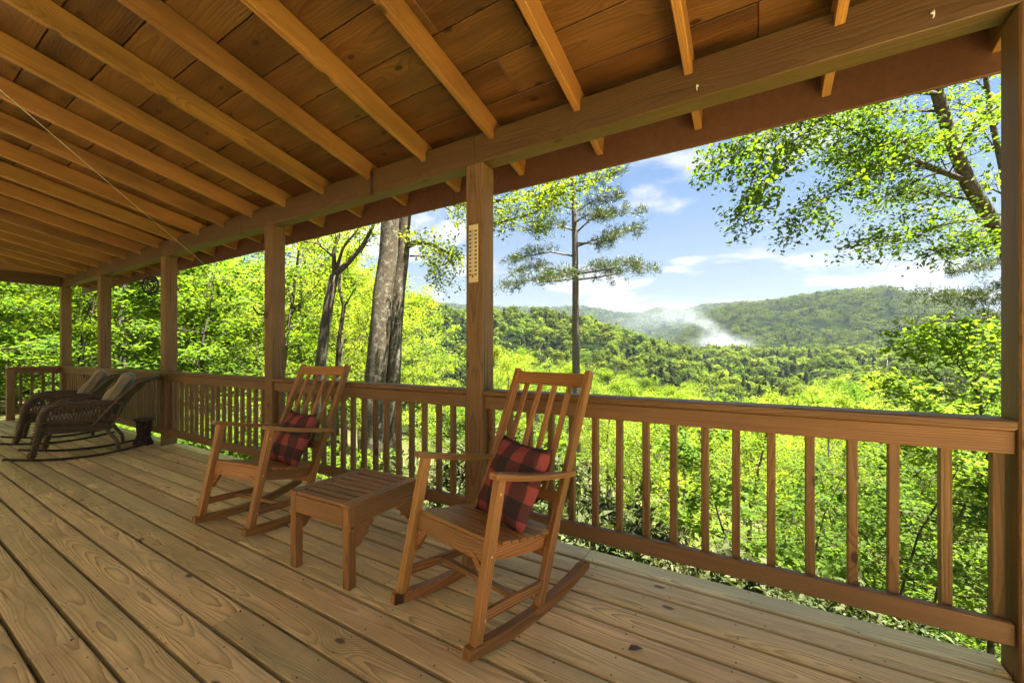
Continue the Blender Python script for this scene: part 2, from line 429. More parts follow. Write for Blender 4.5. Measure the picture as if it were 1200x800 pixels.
# rafters (0.61 m apart), bird's-mouthed over the beam
ang = math.atan(SL); rd2 = RD * math.cos(ang)
xr = -0.300 + 0.61 * 2
while xr > RX0:
    p0 = (xr, YF - 0.006, raft_z(YF) + RD / 2 / math.cos(ang)); p1 = (xr, ROOF_Y0, raft_z(ROOF_Y0) + RD / 2 / math.cos(ang))
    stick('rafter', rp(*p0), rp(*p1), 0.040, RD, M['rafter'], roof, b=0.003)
    xr -= 0.61
# boards on the rafters
def board_z(y): return raft_z(y) + RD / math.cos(ang) + 0.003
BP = 0.253
yb = 2.165 + BP * 2
while yb > ROOF_Y0:
    y1, y0 = yb, yb - BP + 0.006
    xs = [RX0]; x = RX0 + random.uniform(2.0, 4.5)
    while x < RX1 - 1.2: xs.append(x); x += 0.61 * random.choice([5, 6, 7, 8])
    xs.append(RX1)
    for a, b in zip(xs[:-1], xs[1:]):
        ym = (y0 + y1) / 2; dz = random.uniform(0, .003)
        nrm = Vector((0, SL, 1)).normalized()
        cpos = Vector((0, ym, board_z(ym))) + nrm * (0.0125 + dz)
        wd = (y1 - y0) / math.cos(ang)
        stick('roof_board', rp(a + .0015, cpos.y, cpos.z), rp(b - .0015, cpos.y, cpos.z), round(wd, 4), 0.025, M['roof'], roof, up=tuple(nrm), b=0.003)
    yb -= BP
mb = MB()
nrm = Vector((0, SL, 1)).normalized()
pa = Vector((RX0 - .1, (ROOF_Y0 + YF + .1) / 2, 0)); pa.z = board_z(pa.y) + .05
Wd = (YF + .1 - ROOF_Y0) / math.cos(ang)
mb.stick(rp(pa.x, pa.y, pa.z), rp(RX1 + .1, pa.y, pa.z), Wd, 0.03, up=tuple(nrm))
mb.build('shingles', M['shingle'], roof)
fx = [RX0, -7.1, -2.2, RX1]
FZ0, FZ1 = 2.487, board_z(YF) + 0.02
for a, b in zip(fx[:-1], fx[1:]):
    stick('fascia', rp(a + .001, YF + .012, (FZ0 + FZ1) / 2), rp(b - .001, YF + .012, (FZ0 + FZ1) / 2), 0.024, FZ1 - FZ0, M['fascia'], roof, b=0.003)

# unseen cabin wall of lapped siding, made pale to bounce light onto the deck
mb = MB(); z = -1.2; prof = [(-2.0, -1.2)]
while z < 3.5: prof += [(-1.90, z), (-1.935, z + .18)]; z += .18
prof += [(-2.0, z)]
mb.prism(prof, -12.2, 1.6)
tag(mb.build('cabin_bounce_wall', plain('pale_bounce_siding', (0.55, 0.49, 0.38), 0.7, bump=.1)), 'unseen cabin wall behind the porch, pale lapped siding added to bounce light', 'wall')

# railings
ZC0, ZC1 = 0.938, 0.976
def railing(name, x0, x1, n, lb):
    e = empty(name, ((x0 + x1) / 2, YP + .07, 0)); tag(e, lb, 'railing', 'railing sections between the porch posts')
    h = (x1 - x0) / 2 - .001
    stick('handrail', (-h, 0, (ZC0 + ZC1) / 2), (h, 0, (ZC0 + ZC1) / 2), 0.142, ZC1 - ZC0, M['rail'], e, b=0.007)
    stick('top_rail', (-h, -.030, ZC0 - .0465), (h, -.030, ZC0 - .0465), 0.038, 0.089, M['rail'], e, b=0.004)
    stick('bottom_rail', (-h, -.030, .168), (h, -.030, .168), 0.038, 0.085, M['rail'], e, b=0.004)
    step = (2 * h - 0.06) / (n - 1)
    for k in range(n):
        x = -h + .03 + k * step + random.uniform(-.006, .006)
        stick('baluster', (x + random.uniform(-.003, .003), .0075, .105), (x, .0075, ZC0 - .004), 0.036, 0.036, M['rail'], e, up=(0, -1, 0), b=0.003)
    return e
rl = ['wooden railing section between thermometer post and the thick end post',
      'wooden railing section behind the side table, ending at the thermometer post',
      'wooden railing section between the stump post and the antler hook post',
      'wooden railing section beside the wicker rockers, ending at the stump post',
      'wooden railing section running from the corner post behind the wicker rockers']
for k in range(5):
    x1, x0 = XPOST[k], XPOST[k + 1] + W6
    railing('railing', x0, x1, int(round((x1 - x0) / 0.147)) + 1, rl[k])
railing('railing', XPOST[0] + W6, 4.4, 24, 'wooden railing section beyond the thick end post')
# short end railing with newel
e = empty('railing', (-11.68, 2.25, 0)); tag(e, 'short end railing with a newel post, running back from the corner post', 'railing')
stick('handrail', (0, 0, .957), (0, -.66, .957), 0.142, 0.038, M['rail'], e, b=0.007)
stick('top_rail', (0.02, 0, .892), (0.02, -.57, .892), 0.038, 0.088, M['rail'], e)
stick('bottom_rail', (0.02, 0, .168), (0.02, -.57, .168), 0.038, 0.085, M['rail'], e)
for k in range(4): stick('baluster', (-.02, -.09 - k * .135, .105), (-.02, -.09 - k * .135, .934), 0.036, 0.036, M['rail'], e, up=(0, -1, 0))
stick('newel', (0, -.62, 0), (0, -.62, .937), 0.1, 0.1, M['rail'], e, up=(0, -1, 0), b=0.005)

# ------------------------------------------------------------------ rocking chairs
def make_rocker():
    e = empty('rocking_chair')
    W = M['teak']; hw = 0.262; t = 0.04
    def arc(y): return 0.5 * y * y / 1.75
    for sx in (-1, 1):
        m = MB(); ys = [-.375 + i * (.49 + .375) / 16 for i in range(17)]
        prof = []
        top = [(yy, arc(yy) + (.052 if -.33 < yy < .46 else .040)) for yy in ys]; bot = [(yy, arc(yy)) for yy in ys]
        top[0] = (ys[0] + .006, arc(ys[0]) + .042); top[-1] = (ys[-1], arc(ys[-1]) + .028)
        # rear end flicks up a touch
        prof = bot + top[::-1]
        m.prism(prof, sx * hw - t / 2, sx * hw + t / 2)
        o = m.build('rocker', W, e)
        # local x must follow the length for the grain
        o.data.transform(Matrix.Rotation(R(-90), 4, 'Z')); o.matrix_basis = Matrix.Rotation(R(90), 4, 'Z')
    yf0, zf0, yf1, zf1 = -.325, .075, -.185, .700
    for sx in (-1, 1):
        stick('front_leg', (sx * hw, yf0, zf0 - .005), (sx * hw, yf1, zf1), 0.040, 0.046, W, e, up=(0, -1, 0), b=.004)
        # rear leg and reclined stile
        stick('rear_leg', (sx * hw, .075, .045), (sx * hw, .205, .40), 0.038, 0.048, W, e, up=(0, -1, 0), b=.004)
        stick('back_stile', (sx * (hw - .002), .185, .345), (sx * (hw - .004), .530, 1.125), 0.036, 0.044, W, e, up=(0, -1, 0), b=.004)
        # arm, thick at front, sloping to the back
        m = MB()
        M1, L = frame((sx * (hw + .008), -.235, .722), (sx * (hw + .004), .352, .606))
        n = 9; vs = []
        pw = [.040, .055, .058, .056, .052, .047, .042, .038, .034]
        for i in range(n):
            xx = -L / 2 + L * i / (n - 1); zc = -.010 * math.sin(math.pi * i / (n - 1))
            for (a, b) in ((-1, -1), (1, -1), (1, 1), (-1, 1)): vs.append((xx, a * pw[i] / 2 * 1.15, zc + b * .0135))
        fs = [(0, 1, 2, 3), tuple(range(4 * n - 4, 4 * n))[::-1]]
        for i in range(n - 1):
            for k in range(4): fs.append((4 * i + k, 4 * i + (k + 1) % 4, 4 * i + 4 + (k + 1) % 4, 4 * i + 4 + k))
        m.add(vs, fs); o = m.build('armrest', W, e, mw=M1)
        bv = o.modifiers.new('bevel', 'BEVEL'); bv.width = .004; bv.segments = 2
        # side seat rail (scooped)
        m = MB(); prof = []
        for i in range(9):
            yy = -.225 + i * .44 / 8; prof.append((yy, .436 - .075 * (yy + .225) / .44 - .014 * math.sin(math.pi * i / 8)))
        low = [(yy, zz - .078) for yy, zz in prof]
        m.prism(low + prof[::-1], sx * (hw - .036) - .011, sx * (hw - .036) + .011)
        o = m.build('side_seat_rail', W, e); o.data.transform(Matrix.Rotation(R(-90), 4, 'Z')); o.matrix_basis = Matrix.Rotation(R(90), 4, 'Z')
        # side stretcher, curved bracket
        stick('side_stretcher', (sx * hw, -.275, .165), (sx * hw, .105, .135), 0.022, 0.045, W, e, b=.003)
        m = MB(); c0 = []
        for i in range(7):
            a = R(90) * i / 6; c0.append((-.085 * (1 - math.cos(a)) + .085, .10 * math.sin(a)))
        inner = [(x - .03, z * .9 + .035) for x, z in c0]
        prof = [(sx * (hw - .022) - sx * (0.085 - x) , .268 + z) for x, z in c0]
        pr2 = [(sx * (hw - .022) - sx * (max(.085 - x - .038, 0)), .268 + z * 1.0 - 0.0) for x, z in c0]
        xs_ = []
        out = []; inn = []
        for i in range(7):
            q = i / 6; a = R(90) * q
            bxq = .10 * (1 - math.cos(a)); bz = .125 * math.sin(a)
            out.append((sx * (hw - .020 - bxq), .262 + bz)); inn.append((sx * (hw - .020 - min(bxq + .036 * math.sin(math.pi * min(1, q * 1.0)) + .004, .13)), .262 + bz))
        m2 = MB(); b0 = 0
        poly = [(sx * (hw - .019), .262)] + inn + out[::-1]
        tri = [(x, z) for x, z in poly]
        n = len(tri)
        yb_ = -.262
        m2.v = [(x, yb_ + .06 * (z - .262), z) for x, z in tri] + [(x, yb_ + .022 + .06 * (z - .262), z) for x, z in tri]
        m2.f = [tuple(range(n)), tuple(range(n, 2 * n))[::-1]] + [(i, (i + 1) % n, n + (i + 1) % n, n + i) for i in range(n)]
        m2.build('bracket', W, e)
    # front and rear seat rails, slats that follow the scoop
    stick('front_seat_rail', (-hw + .0205, -.236, .396), (hw - .0205, -.236, .396), 0.022, 0.082, W, e, up=(0, .2, 1))
    stick('rear_seat_rail', (-hw + .02, .195, .330), (hw - .02, .195, .330), 0.022, 0.06, W, e, up=(0, .2, 1))
    ns = 8
    for i in range(ns):
        q = (i + .5) / ns; yy = -.235 + q * .425
        z = .441 - .075 * q - .014 * math.sin(math.pi * q)
        dz = -.075 / .44 - .014 * math.pi * math.cos(math.pi * q) / .44
        stick('seat_slat', (-hw - .014 if i > 0 and i < ns - 1 else -hw + .021, yy, z + .003), (hw + .014 if i > 0 and i < ns - 1 else hw - .021, yy, z + .003), 0.0495, 0.017, W, e, up=(0, -dz, 1), b=.003)
    # back: top rail, lower rail, four slats
    def st(z): q = (z - .345) / .78; return .185 + .345 * q
    stick('back_top_rail', (-hw + .016, st(1.075) - .004, 1.075), (hw - .016, st(1.075) - .004, 1.075), 0.024, 0.075, W, e, up=(0, .345, .78))
    stick('back_lower_rail', (-hw + .016, st(.50) - .004, .50), (hw - .016, st(.50) - .004, .50), 0.024, 0.06, W, e, up=(0, .345, .78))
    for k in range(4):
        x = -.156 + k * .104
        stick('back_slat', (x, st(.505) - .006, .515), (x, st(1.06) - .006, 1.055), 0.034, 0.014, W, e, up=(0, -1, 0))
    for sx in (-1, 1):
        for (yy, z, ax) in ((-.200, .640, 1), (-.252, .400, 1), (-.290, .160, 1)):
            m = MB(); xo = sx * (hw + .0195); m.tube([(xo, yy, z), (xo + sx * .0015, yy, z)], .006, 10); m.build('screw_plug', M['plug'], e)
        m = MB(); m.tube([(sx * (hw + .008), -.19, .722), (sx * (hw + .008), -.19, .7265)], .006, 10); m.build('screw_plug', M['plug'], e)
    # H stretcher
    stick('front_stretcher', (-hw + .011, -.08, .150), (hw - .011, -.08, .150), 0.045, 0.022, W, e, up=(0, .3, 1))
    stick('rear_stretcher', (-hw + .02, .155, .26), (hw - .02, .155, .26), 0.02, 0.045, W, e)
    return e
ch = make_rocker()
ch.location = (-1.146, 1.672, 0); ch.rotation_euler = (0, 0, R(-11.3))
tag(ch, 'slatted wooden rocking chair with a plaid pillow, in front of the thermometer post', 'rocking chair', 'wooden rocking chairs')
ch2 = copy_tree(ch); ch2.location = (-3.165, 1.688, 0); ch2.rotation_euler = (0, 0, R(8.3))
tag(ch2, 'slatted wooden rocking chair with a plaid pillow, near the antler hook post', 'rocking chair', 'wooden rocking chairs')

def pillow_mesh(S=0.42, T=0.15, n=20, seed=1):
    rng = random.Random(seed); vs = []; fs = []
    def P(u, v, sd):
        pin = 1 - 0.085 * (1 - (2 * u - 1) ** 2) * (2 * abs(v - .5)) ** 3
        pin2 = 1 - 0.085 * (1 - (2 * v - 1) ** 2) * (2 * abs(u - .5)) ** 3
        a, b = abs(2 * u - 1), abs(2 * v - 1)
        h = (max(0, 1 - a ** 2.4) * max(0, 1 - b ** 2.4)) ** 0.55
        wr = .006 * math.sin(9 * u + 5 * v + seed) * h + .004 * math.sin(17 * v - 8 * u + sd)
        return ((u - .5) * S * pin2, sd * (T / 2 * h + wr * (1 if h > .02 else 0)), (v - .5) * S * pin)
    for sd in (-1, 1):
        b0 = len(vs)
        for i in range(n + 1):
            for j in range(n + 1): vs.append(P(i / n, j / n, sd))
        for i in range(n):
            for j in range(n):
                q = (b0 + i * (n + 1) + j, b0 + (i + 1) * (n + 1) + j, b0 + (i + 1) * (n + 1) + j + 1, b0 + i * (n + 1) + j + 1)
                fs.append(q if sd < 0 else q[::-1])
    m = MB(); m.v = vs; m.f = fs; me = m.mesh('pillow', True)
    import bmesh
    bm = bmesh.new(); bm.from_mesh(me); bmesh.ops.remove_doubles(bm, verts=bm.verts, dist=.0008); bm.to_mesh(me); bm.free()
    me.materials.append(M['plaid']); return me
def place_pillow(chair, lx, ly, lz, tilt_back, roll, yaw, seed, lb):
    o = link('throw_pillow', pillow_mesh(seed=seed)); tag(o, lb, 'pillow', 'red and black plaid pillows')
    Mw = Matrix.Translation(chair.location) @ Matrix.Rotation(chair.rotation_euler.z, 4, 'Z') @ Matrix.Translation((lx, ly, lz)) @ Matrix.Rotation(R(yaw), 4, 'Z') @ Matrix.Rotation(R(-tilt_back), 4, 'X') @ Matrix.Rotation(R(roll), 4, 'Y')
    o.matrix_world = Mw
place_pillow(ch, .055, .115, .575, 26, 1, -12, 1, 'red and black buffalo plaid pillow tilted on the chair by the thermometer post')
place_pillow(ch2, .075, .14, .565, 24, 0, -14, 4, 'darker red and black buffalo plaid pillow on the chair near the hook post')

# ------------------------------------------------------------------ side table
tb = empty('side_table', (-2.055, 1.61, 0), R(1.5)); tag(tb, 'small square slatted wooden side table between the two rocking chairs', 'table')
TW, TD, TH = .50, .52, .435
for sx in (-1, 1):
    for sy in (-1, 1):
        stick('leg', (sx * (TW / 2 - .024), sy * (TD / 2 - .024), 0), (sx * (TW / 2 - .024), sy * (TD / 2 - .024), TH - .012), .048, .048, M['table'], tb, up=(0, -1, 0), b=.004)
for sy in (-1, 1): stick('apron', (-TW / 2 + .05, sy * (TD / 2 - .013), TH - .062), (TW / 2 - .05, sy * (TD / 2 - .013), TH - .062), .022, .098, M['table'], tb)
for sx in (-1, 1):
    stick('side_apron', (sx * (TW / 2 - .013), -TD / 2 + .05, TH - .062), (sx * (TW / 2 - .013), TD / 2 - .05, TH - .062), .022, .098, M['table'], tb)
    stick('top_frame', (sx * (TW / 2 - .028), -TD / 2 - .002, TH - .002), (sx * (TW / 2 - .028), TD / 2 + .002, TH - .002), .062, .02, M['table'], tb)
for k in range(9):
    yy = -TD / 2 + .024 + k * (TD - .048) / 8
    stick('top_slat', (-TW / 2 + .060, yy, TH - .002), (TW / 2 - .060, yy, TH - .002), .041, .018, M['table'], tb)
prof = [(0, 0), (.115, 0), (.118, -.018), (.105, -.030), (.088, -.034), (.082, -.050), (.085, -.066), (.068, -.074), (.052, -.078), (.044, -.095), (.030, -.110), (.012, -.116), (0, -.118)]
for sx in (-1, 1):
    for sy in (-1, 1):
        m = MB(); m.prism([(-sy * yy, z) for yy, z in prof], -.011, .011)
        o = m.build('corbel', M['table'], tb); o.location = (sx * (TW / 2 - .0135), sy * (TD / 2 - .0485), TH - .1115)
        m = MB(); m.prism([(-yy, z * .55) for yy, z in [(a * .55, b) for a, b in prof]], -.011, .011)
        o = m.build('corbel', M['table'], tb); o.rotation_euler = (0, 0, R(90 if sx < 0 else -90) + (math.pi)); o.location = (sx * (TW / 2 - .0485), sy * (TD / 2 - .0135), TH - .1115)

# ------------------------------------------------------------------ wicker rockers (face -y locally)
def cushion_mesh(SX, SY, T, n=14, lobes=0, seed=0):
    vs = []; fs = []
    for sd in (-1, 1):
        b0 = len(vs)
        for i in range(n + 1):
            for j in range(n + 1):
                u, v = 2 * i / n - 1, 2 * j / n - 1
                h = ((1 - abs(u) ** 5) * (1 - abs(v) ** 5)) ** 0.5
                lob = 1 + (0.16 * math.cos(v * math.pi * 2 + .4) if lobes else 0.06 * math.cos(u * 3) * math.cos(v * 3))
                vs.append((u * SX / 2 * (1 - .02 * (1 - h)), v * SY / 2, sd * T / 2 * (0.30 + .70 * h) * lob))
        for i in range(n):
            for j in range(n):
                q = (b0 + i * (n + 1) + j, b0 + (i + 1) * (n + 1) + j, b0 + (i + 1) * (n + 1) + j + 1, b0 + i * (n + 1) + j + 1)
                fs.append(q if sd > 0 else q[::-1])
    N = (n + 1) ** 2
    ring = [i * (n + 1) for i in range(n)] + [n * (n + 1) + j for j in range(n)] + [(n - i) * (n + 1) + n for i in range(n)] + [n - j for j in range(n)]
    for a, b in zip(ring, ring[1:] + ring[:1]): fs.append((a, b, b + N, a + N))
    m = MB(); m.v = vs; m.f = fs; return m.mesh('cushion', True)
def make_wicker():
    e = empty('wicker_rocker'); K = M['wicker']
    def arc(y): return .5 * y * y / 2.3
    for sx in (-1, 1):
        m = MB(); m.tube([(sx * .29, -.56 + i * 1.12 / 14, arc(-.56 + i * 1.12 / 14) + .014) for i in range(15)], .014, 8); m.build('rocker', M['iron'], e, True)
        m = MB(); m.tube([(sx * .29, -.36, .04), (sx * .295, -.33, .18), (sx * .30, -.30, .36), (sx * .305, -.285, .50), (sx * .31, -.25, .595), (sx * .315, -.18, .64)], [.022, .026, .032, .034, .034, .034], 8)
        # wrapped cane rings on the leg
        for k in range(16):
            q = k / 15; z = .08 + q * .48; yy = -.355 + q * .085
            m.tube([(sx * (.29 + .02 * q) + .036 * math.cos(a), yy + .036 * math.sin(a), z + .006 * math.sin(a * 2 + k)) for a in [2 * math.pi * i / 8 for i in range(9)]], .007, 4, False)
        m.build('front_leg', K, e, True)
        m = MB(); m.tube([(sx * .28, .34, .06), (sx * .28, .33, .15), (sx * .275, .24, .30), (sx * .27, .20, .38)], .019, 8); m.build('rear_leg', K, e, True)
        # arm: braided roll
        m = MB(); pts = [(sx * .315, -.22, .625), (sx * .318, -.12, .652), (sx * .318, .02, .660), (sx * .315, .16, .650), (sx * .30, .30, .628), (sx * .285, .38, .61)]
        for st in range(4):
            pp = []
            for i in range(41):
                q = i / 40 * (len(pts) - 1); k = min(int(q), len(pts) - 2); fr = q - k
                b = Vector(pts[k]).lerp(Vector(pts[k + 1]), fr); a = q * 5.5 + st * math.pi / 2
                pp.append(b + Vector((math.cos(a) * .026, 0, math.sin(a) * .016)))
            m.tube(pp, .0125, 5)
        m.build('armrest', K, e, True)
        # open side lattice
        m = MB()
        for k in range(19):
            yy = -.275 + k * .03
            m.tube([(sx * .312, yy, .632 - .0), (sx * (.30 + .006 * (-1) ** k), yy + .018, .52), (sx * .29, yy + .035, .395)], .0055, 4, False)
            m.tube([(sx * .312, yy + .02, .632), (sx * (.30 - .006 * (-1) ** k), yy + .006, .52), (sx * .29, yy - .012, .395)], .0055, 4, False)
        for z in (.60, .575, .46, .435):
            m.tube([(sx * (.303 + .008 * math.sin(i * 1.6)), -.285 + i * .6 / 24, z) for i in range(25)], .0075, 4)
        m.build('side_panel', K, e, True)
        # scalloped apron at the front corner
    m = MB()
    for z in (.315, .332, .349, .366, .383):
        for st in range(2):
            pp = []
            loop = [(-.29, -.305), (.29, -.305), (.285, .26), (-.285, .26), (-.29, -.305)]
            for (x0, y0), (x1, y1) in zip(loop[:-1], loop[1:]):
                for i in range(20):
                    q = i / 20; a = (len(pp)) * 1.4 + st * math.pi + z * 180
                    nx, ny = (y1 - y0), -(x1 - x0); nl = math.hypot(nx, ny)
                    pp.append((x0 + (x1 - x0) * q + nx / nl * .007 * math.sin(a), y0 + (y1 - y0) * q + ny / nl * .007 * math.sin(a), z))
            m.tube(pp, .0085, 4, False)
    for k in range(24):
        a = math.pi * k / 23
        m.tube([(-.27 * math.cos(a), -.30, .31), (-.265 * math.cos(a), -.30, .30 - .055 * (1 - math.sin(a) ** .7) - .01)], .007, 4)
    m.tube([(-.27 * math.cos(math.pi * k / 20), -.30, .285 - .065 * (1 - math.sin(math.pi * k / 20) ** .7)) for k in range(21)], .012, 6)
    m.build('seat_frame', K, e, True)
    m = MB(); m.cbox(.55, .52, .02, .004, Matrix.Translation((0, -.02, .36))); m.build('seat_deck', K, e)
    # back: curved woven panel
    m = MB()
    def bp(u, v):   # u -1..1 across, v 0..1 up
        w_ = .275 + .045 * math.sin(v * 2.2); y_ = .23 + .36 * v + .05 * v * v * v * 1.3 - .05 * (1 - u * u) * 0 - .13 * abs(u) ** 2.2 * (1 - .25 * v); z_ = .34 + .60 * v - .03 * u * u * v + (.0)
        if v > .93: y_ += (v - .93) * .5; z_ -= (v - .93) * .3
        return Vector((u * w_, y_, z_))
    for i in range(23):
        u = -1 + 2 * i / 22
        m.tube([bp(u, v / 14) + Vector((0, .006 * (-1) ** (i + v), 0)) for v in range(15)], .0075, 4)
    for j in range(46):
        v = j / 45
        m.tube([bp(-1 + 2 * i / 22, v) + Vector((0, .007 * (-1) ** (i + j), 0)) for i in range(23)], .0072, 4)
    for u in (-1, 1): m.tube([bp(u, v / 14) for v in range(15)], .019, 8)
    m.tube([bp(-1 + 2 * i / 16, 1) for i in range(17)], .024, 8)
    m.build('back_panel', K, e, True)
    bk = MB(); th = math.atan2(.36, .60)
    # braces from arm to back
    for sx in (-1, 1):
        bk = MB(); bk.tube([(sx * .29, .37, .605), (sx * .29, .33, .47), (sx * .275, .27, .38)], .013, 6); bk.build('side_brace', K, e, True)
    o = link('seat_cushion', cushion_mesh(.53, .53, .12, 16), M['cushion'], e, Matrix.Translation((0, -.03, .435)) @ Matrix.Rotation(R(3), 4, 'X'))
    bv = MB()
    o = link('back_cushion', cushion_mesh(.50, .62, .15, 16, 1), M['cushion'], e, Matrix.Translation((0, .285, .70)) @ Matrix.Rotation(math.pi / 2 - th + .02, 4, 'X'))
    for sd in (-1, 1):
        m = MB(); loop = []
        for i in range(41):
            a = 2 * math.pi * i / 40; cx = math.copysign(abs(math.cos(a)) ** .3, math.cos(a)); sy = math.copysign(abs(math.sin(a)) ** .3, math.sin(a))
            loop.append((.25 * cx, .31 * sy, sd * .030))
        m.tube(loop, .006, 5, False); m.build('piping', M['cushion'], o, True)
    return e
w1 = make_wicker(); w1.location = (-7.04, 1.54, 0); w1.rotation_euler = (0, 0, R(-19))
tag(w1, 'brown wicker rocker with taupe cushions, the one beside the dark stump', 'wicker chair', 'cushioned wicker rockers')
w2 = copy_tree(w1); w2.location = (-8.45, 1.62, 0); w2.rotation_euler = (0, 0, R(-15))
tag(w2, 'brown wicker rocker with taupe cushions, the one toward the short end railing', 'wicker chair', 'cushioned wicker rockers')

# ------------------------------------------------------------------ small things
st = empty('carved_stump', (-7.07, 2.13, 0)); tag(st, 'small dark rough carved stump stool with a flat top beside the post', 'stump')
m = MB(); n = 20; rng = random.Random(3)
prf = [(.10, 0), (.105, .03), (.078, .09), (.07, .15), (.08, .21), (.075, .27), (.085, .325)]
for r_, z in prf:
    for k in range(n):
        a = 2 * math.pi * k / n; rr = r_ * (1 + .16 * math.sin(3 * a + z * 20) * .6 + rng.uniform(-.10, .10))
        m.v.append((rr * math.cos(a), rr * math.sin(a), z))
for i in range(len(prf) - 1):
    for k in range(n): m.f.append((i * n + k, i * n + (k + 1) % n, (i + 1) * n + (k + 1) % n, (i + 1) * n + k))
m.f.append(tuple(range(n))[::-1]); m.f.append(tuple(range((len(prf) - 1) * n, len(prf) * n)))
m.build('trunk', M['stump'], st)
m = MB(); m.tube([(0, 0, .325), (0, 0, .329), (0, 0, .349), (0, 0, .353)], [.108, .114, .114, .109], 20); m.build('seat', M['stump_top'], st)

# thermometer on the post face
th = empty('thermometer', (-1.661, YP - .001, 1.908)); tag(th, 'long cream thermometer with two columns of scale marks on the post', 'thermometer')
o = stick('backplate', (0, -.006, -.197), (0, -.006, .197), .078, .010, M['cream'], th, up=(0, -1, 0), b=.004)
m = MB(); m.tube([(0, -.015, -.150), (0, -.015, .165)], .004, 8); m.build('glass_tube', M['cord'], th, True)
m = MB(); m.tube([(0, -.016, -.165), (0, -.016, -.155), (0, -.016, -.145)], [.005, .007, .004], 8); m.build('bulb', M['red'], th, True)
m = MB()
for k in range(12):
    z = -.145 + k * .027
    for sx in (-1, 1):
        m.cbox(.017, .001, .011, .0002, Matrix.Translation((sx * .0235, -.0117, z)))
        m.cbox(.006, .001, .0016, .0002, Matrix.Translation((sx * .0095, -.0117, z)))
m.build('scale_marks', M['ink'], th)
m = MB()
for z in (-.186, .186): m.tube([(0, -.0108, z), (0, -.0135, z)], .004, 8)
m.build('screw', M['screw'], th)
# antler hook
hk = empty('antler_hook', (-4.285, YP, 1.62)); tag(hk, 'small dark antler shaped coat hook screwed to the post', 'hook')
m = MB(); m.tube([(0.01, -.001, 0), (0.01, -.02, 0)], [.030, .024], 10); m.build('base_plate', M['stump_top'], hk, True)
m = MB(); m.tube([(0.0, -.018, 0), (-.03, -.04, .0), (-.075, -.05, .015), (-.115, -.05, .05), (-.135, -.05, .085)], [.010, .010, .009, .007, .004], 7)
m.tube([(-.06, -.048, .01), (-.08, -.07, .04), (-.085, -.085, .07)], [.008, .006, .003], 7)
m.build('prong', M['stump'], hk, True)
# cup hooks in the beam
for x, lb in ((-.258, 'tiny white cup hook in the beam side, closer to the thermometer post'), (.601, 'tiny white cup hook in the beam side, closer to the thick end post')):
    h = empty('cup_hook', (x, YP + .002, 2.572)); tag(h, lb, 'hook', 'white cup hooks on the beam')
    m = MB(); m.tube([(0, 0, .012), (0, -.012, .012), (0, -.02, .008), (0, -.024, -.004), (0, -.018, -.014), (0, -.008, -.014)], .0022, 6); m.build('wire', M['white_metal'], h, True)
    m = MB(); m.tube([(0, .0, .012), (0, -.002, .012)], .006, 8); m.build('collar', M['white_metal'], h, True)
# wind spinner under the eave
ws = empty('wind_spinner', (-8.05, 2.5, 2.28), R(31)); tag(ws, 'round black openwork wind spinner hanging under the eave', 'wind spinner')
def ringt(m, r, z0, tr, n=28, squash=1):
    m.tube([(r * math.cos(2 * math.pi * i / n), 0, z0 + r * squash * math.sin(2 * math.pi * i / n)) for i in range(n + 1)], tr, 5, False)
m = MB(); ringt(m, .125, 0, .014); m.tube([(-.07, 0, -.10), (0, 0, -.155), (.07, 0, -.10)], .012, 5); m.build('outer_ring', M['iron'], ws, True)
m = MB(); ringt(m, .082, 0, .010); ringt(m, .052, 0, .010)
for k in range(8):
    a = 2 * math.pi * k / 8; ringt_c = (.103 * math.cos(a), .103 * math.sin(a))
    m.tube([(ringt_c[0] + .02 * math.cos(2 * math.pi * i / 10), .004, ringt_c[1] + .02 * math.sin(2 * math.pi * i / 10)) for i in range(11)], .008, 4, False)
m.build('scrollwork', M['iron'], ws, True)
m = MB(); m.tube([(0, -.012, 0), (0, 0, 0), (0, .012, 0)], [.012, .028, .012], 10); m.build('hub', M['iron'], ws, True)
m = MB(); m.tube([(0, 0, .125), (0, 0, raft_z(2.5) - 2.28 + .0)], .003, 5); m.build('hanging_wire', M['iron'], ws)
# taut cord under the ceiling
pS = at_depth(0, 105, 1.85); pE = Vector((0, 0, CAM_H)) + ray(240, 310) * ((YF - .004) / ray(240, 310).y)
dirc = (pS - pE).normalized(); pX = pS + dirc * 1.1
mb = MB(); mb.tube([pE, pE.lerp(pX, .5) - Vector((0, 0, .004)), pX, Vector((pX.x - .05, pX.y - .05, raft_z(pX.y - .05)))], .0028, 5)
tag(mb.build('cord', M['cord']), 'thin pale cord stretched under the rafters to the brown fascia', 'cord')
lf = at_depth(744, 761, CAM_H * F_PX / (761 - CY)); m = MB()
m.v = [(-.03, 0, .004), (-.01, .016, .012), (-.01, -.016, .010), (.014, .014, .008), (.014, -.014, .012), (.036, 0, .002)]; m.f = [(0, 2, 1), (1, 2, 4, 3), (3, 4, 5)]
o = m.build('fallen_leaf', M['stump_top'], mw=Matrix.Translation((lf.x, lf.y, .001)) @ Matrix.Rotation(.7, 4, 'Z')); sm = o.modifiers.new('thickness', 'SOLIDIFY'); sm.thickness = .001
tag(o, 'small curled brown leaf lying on the deck planks', 'leaf')
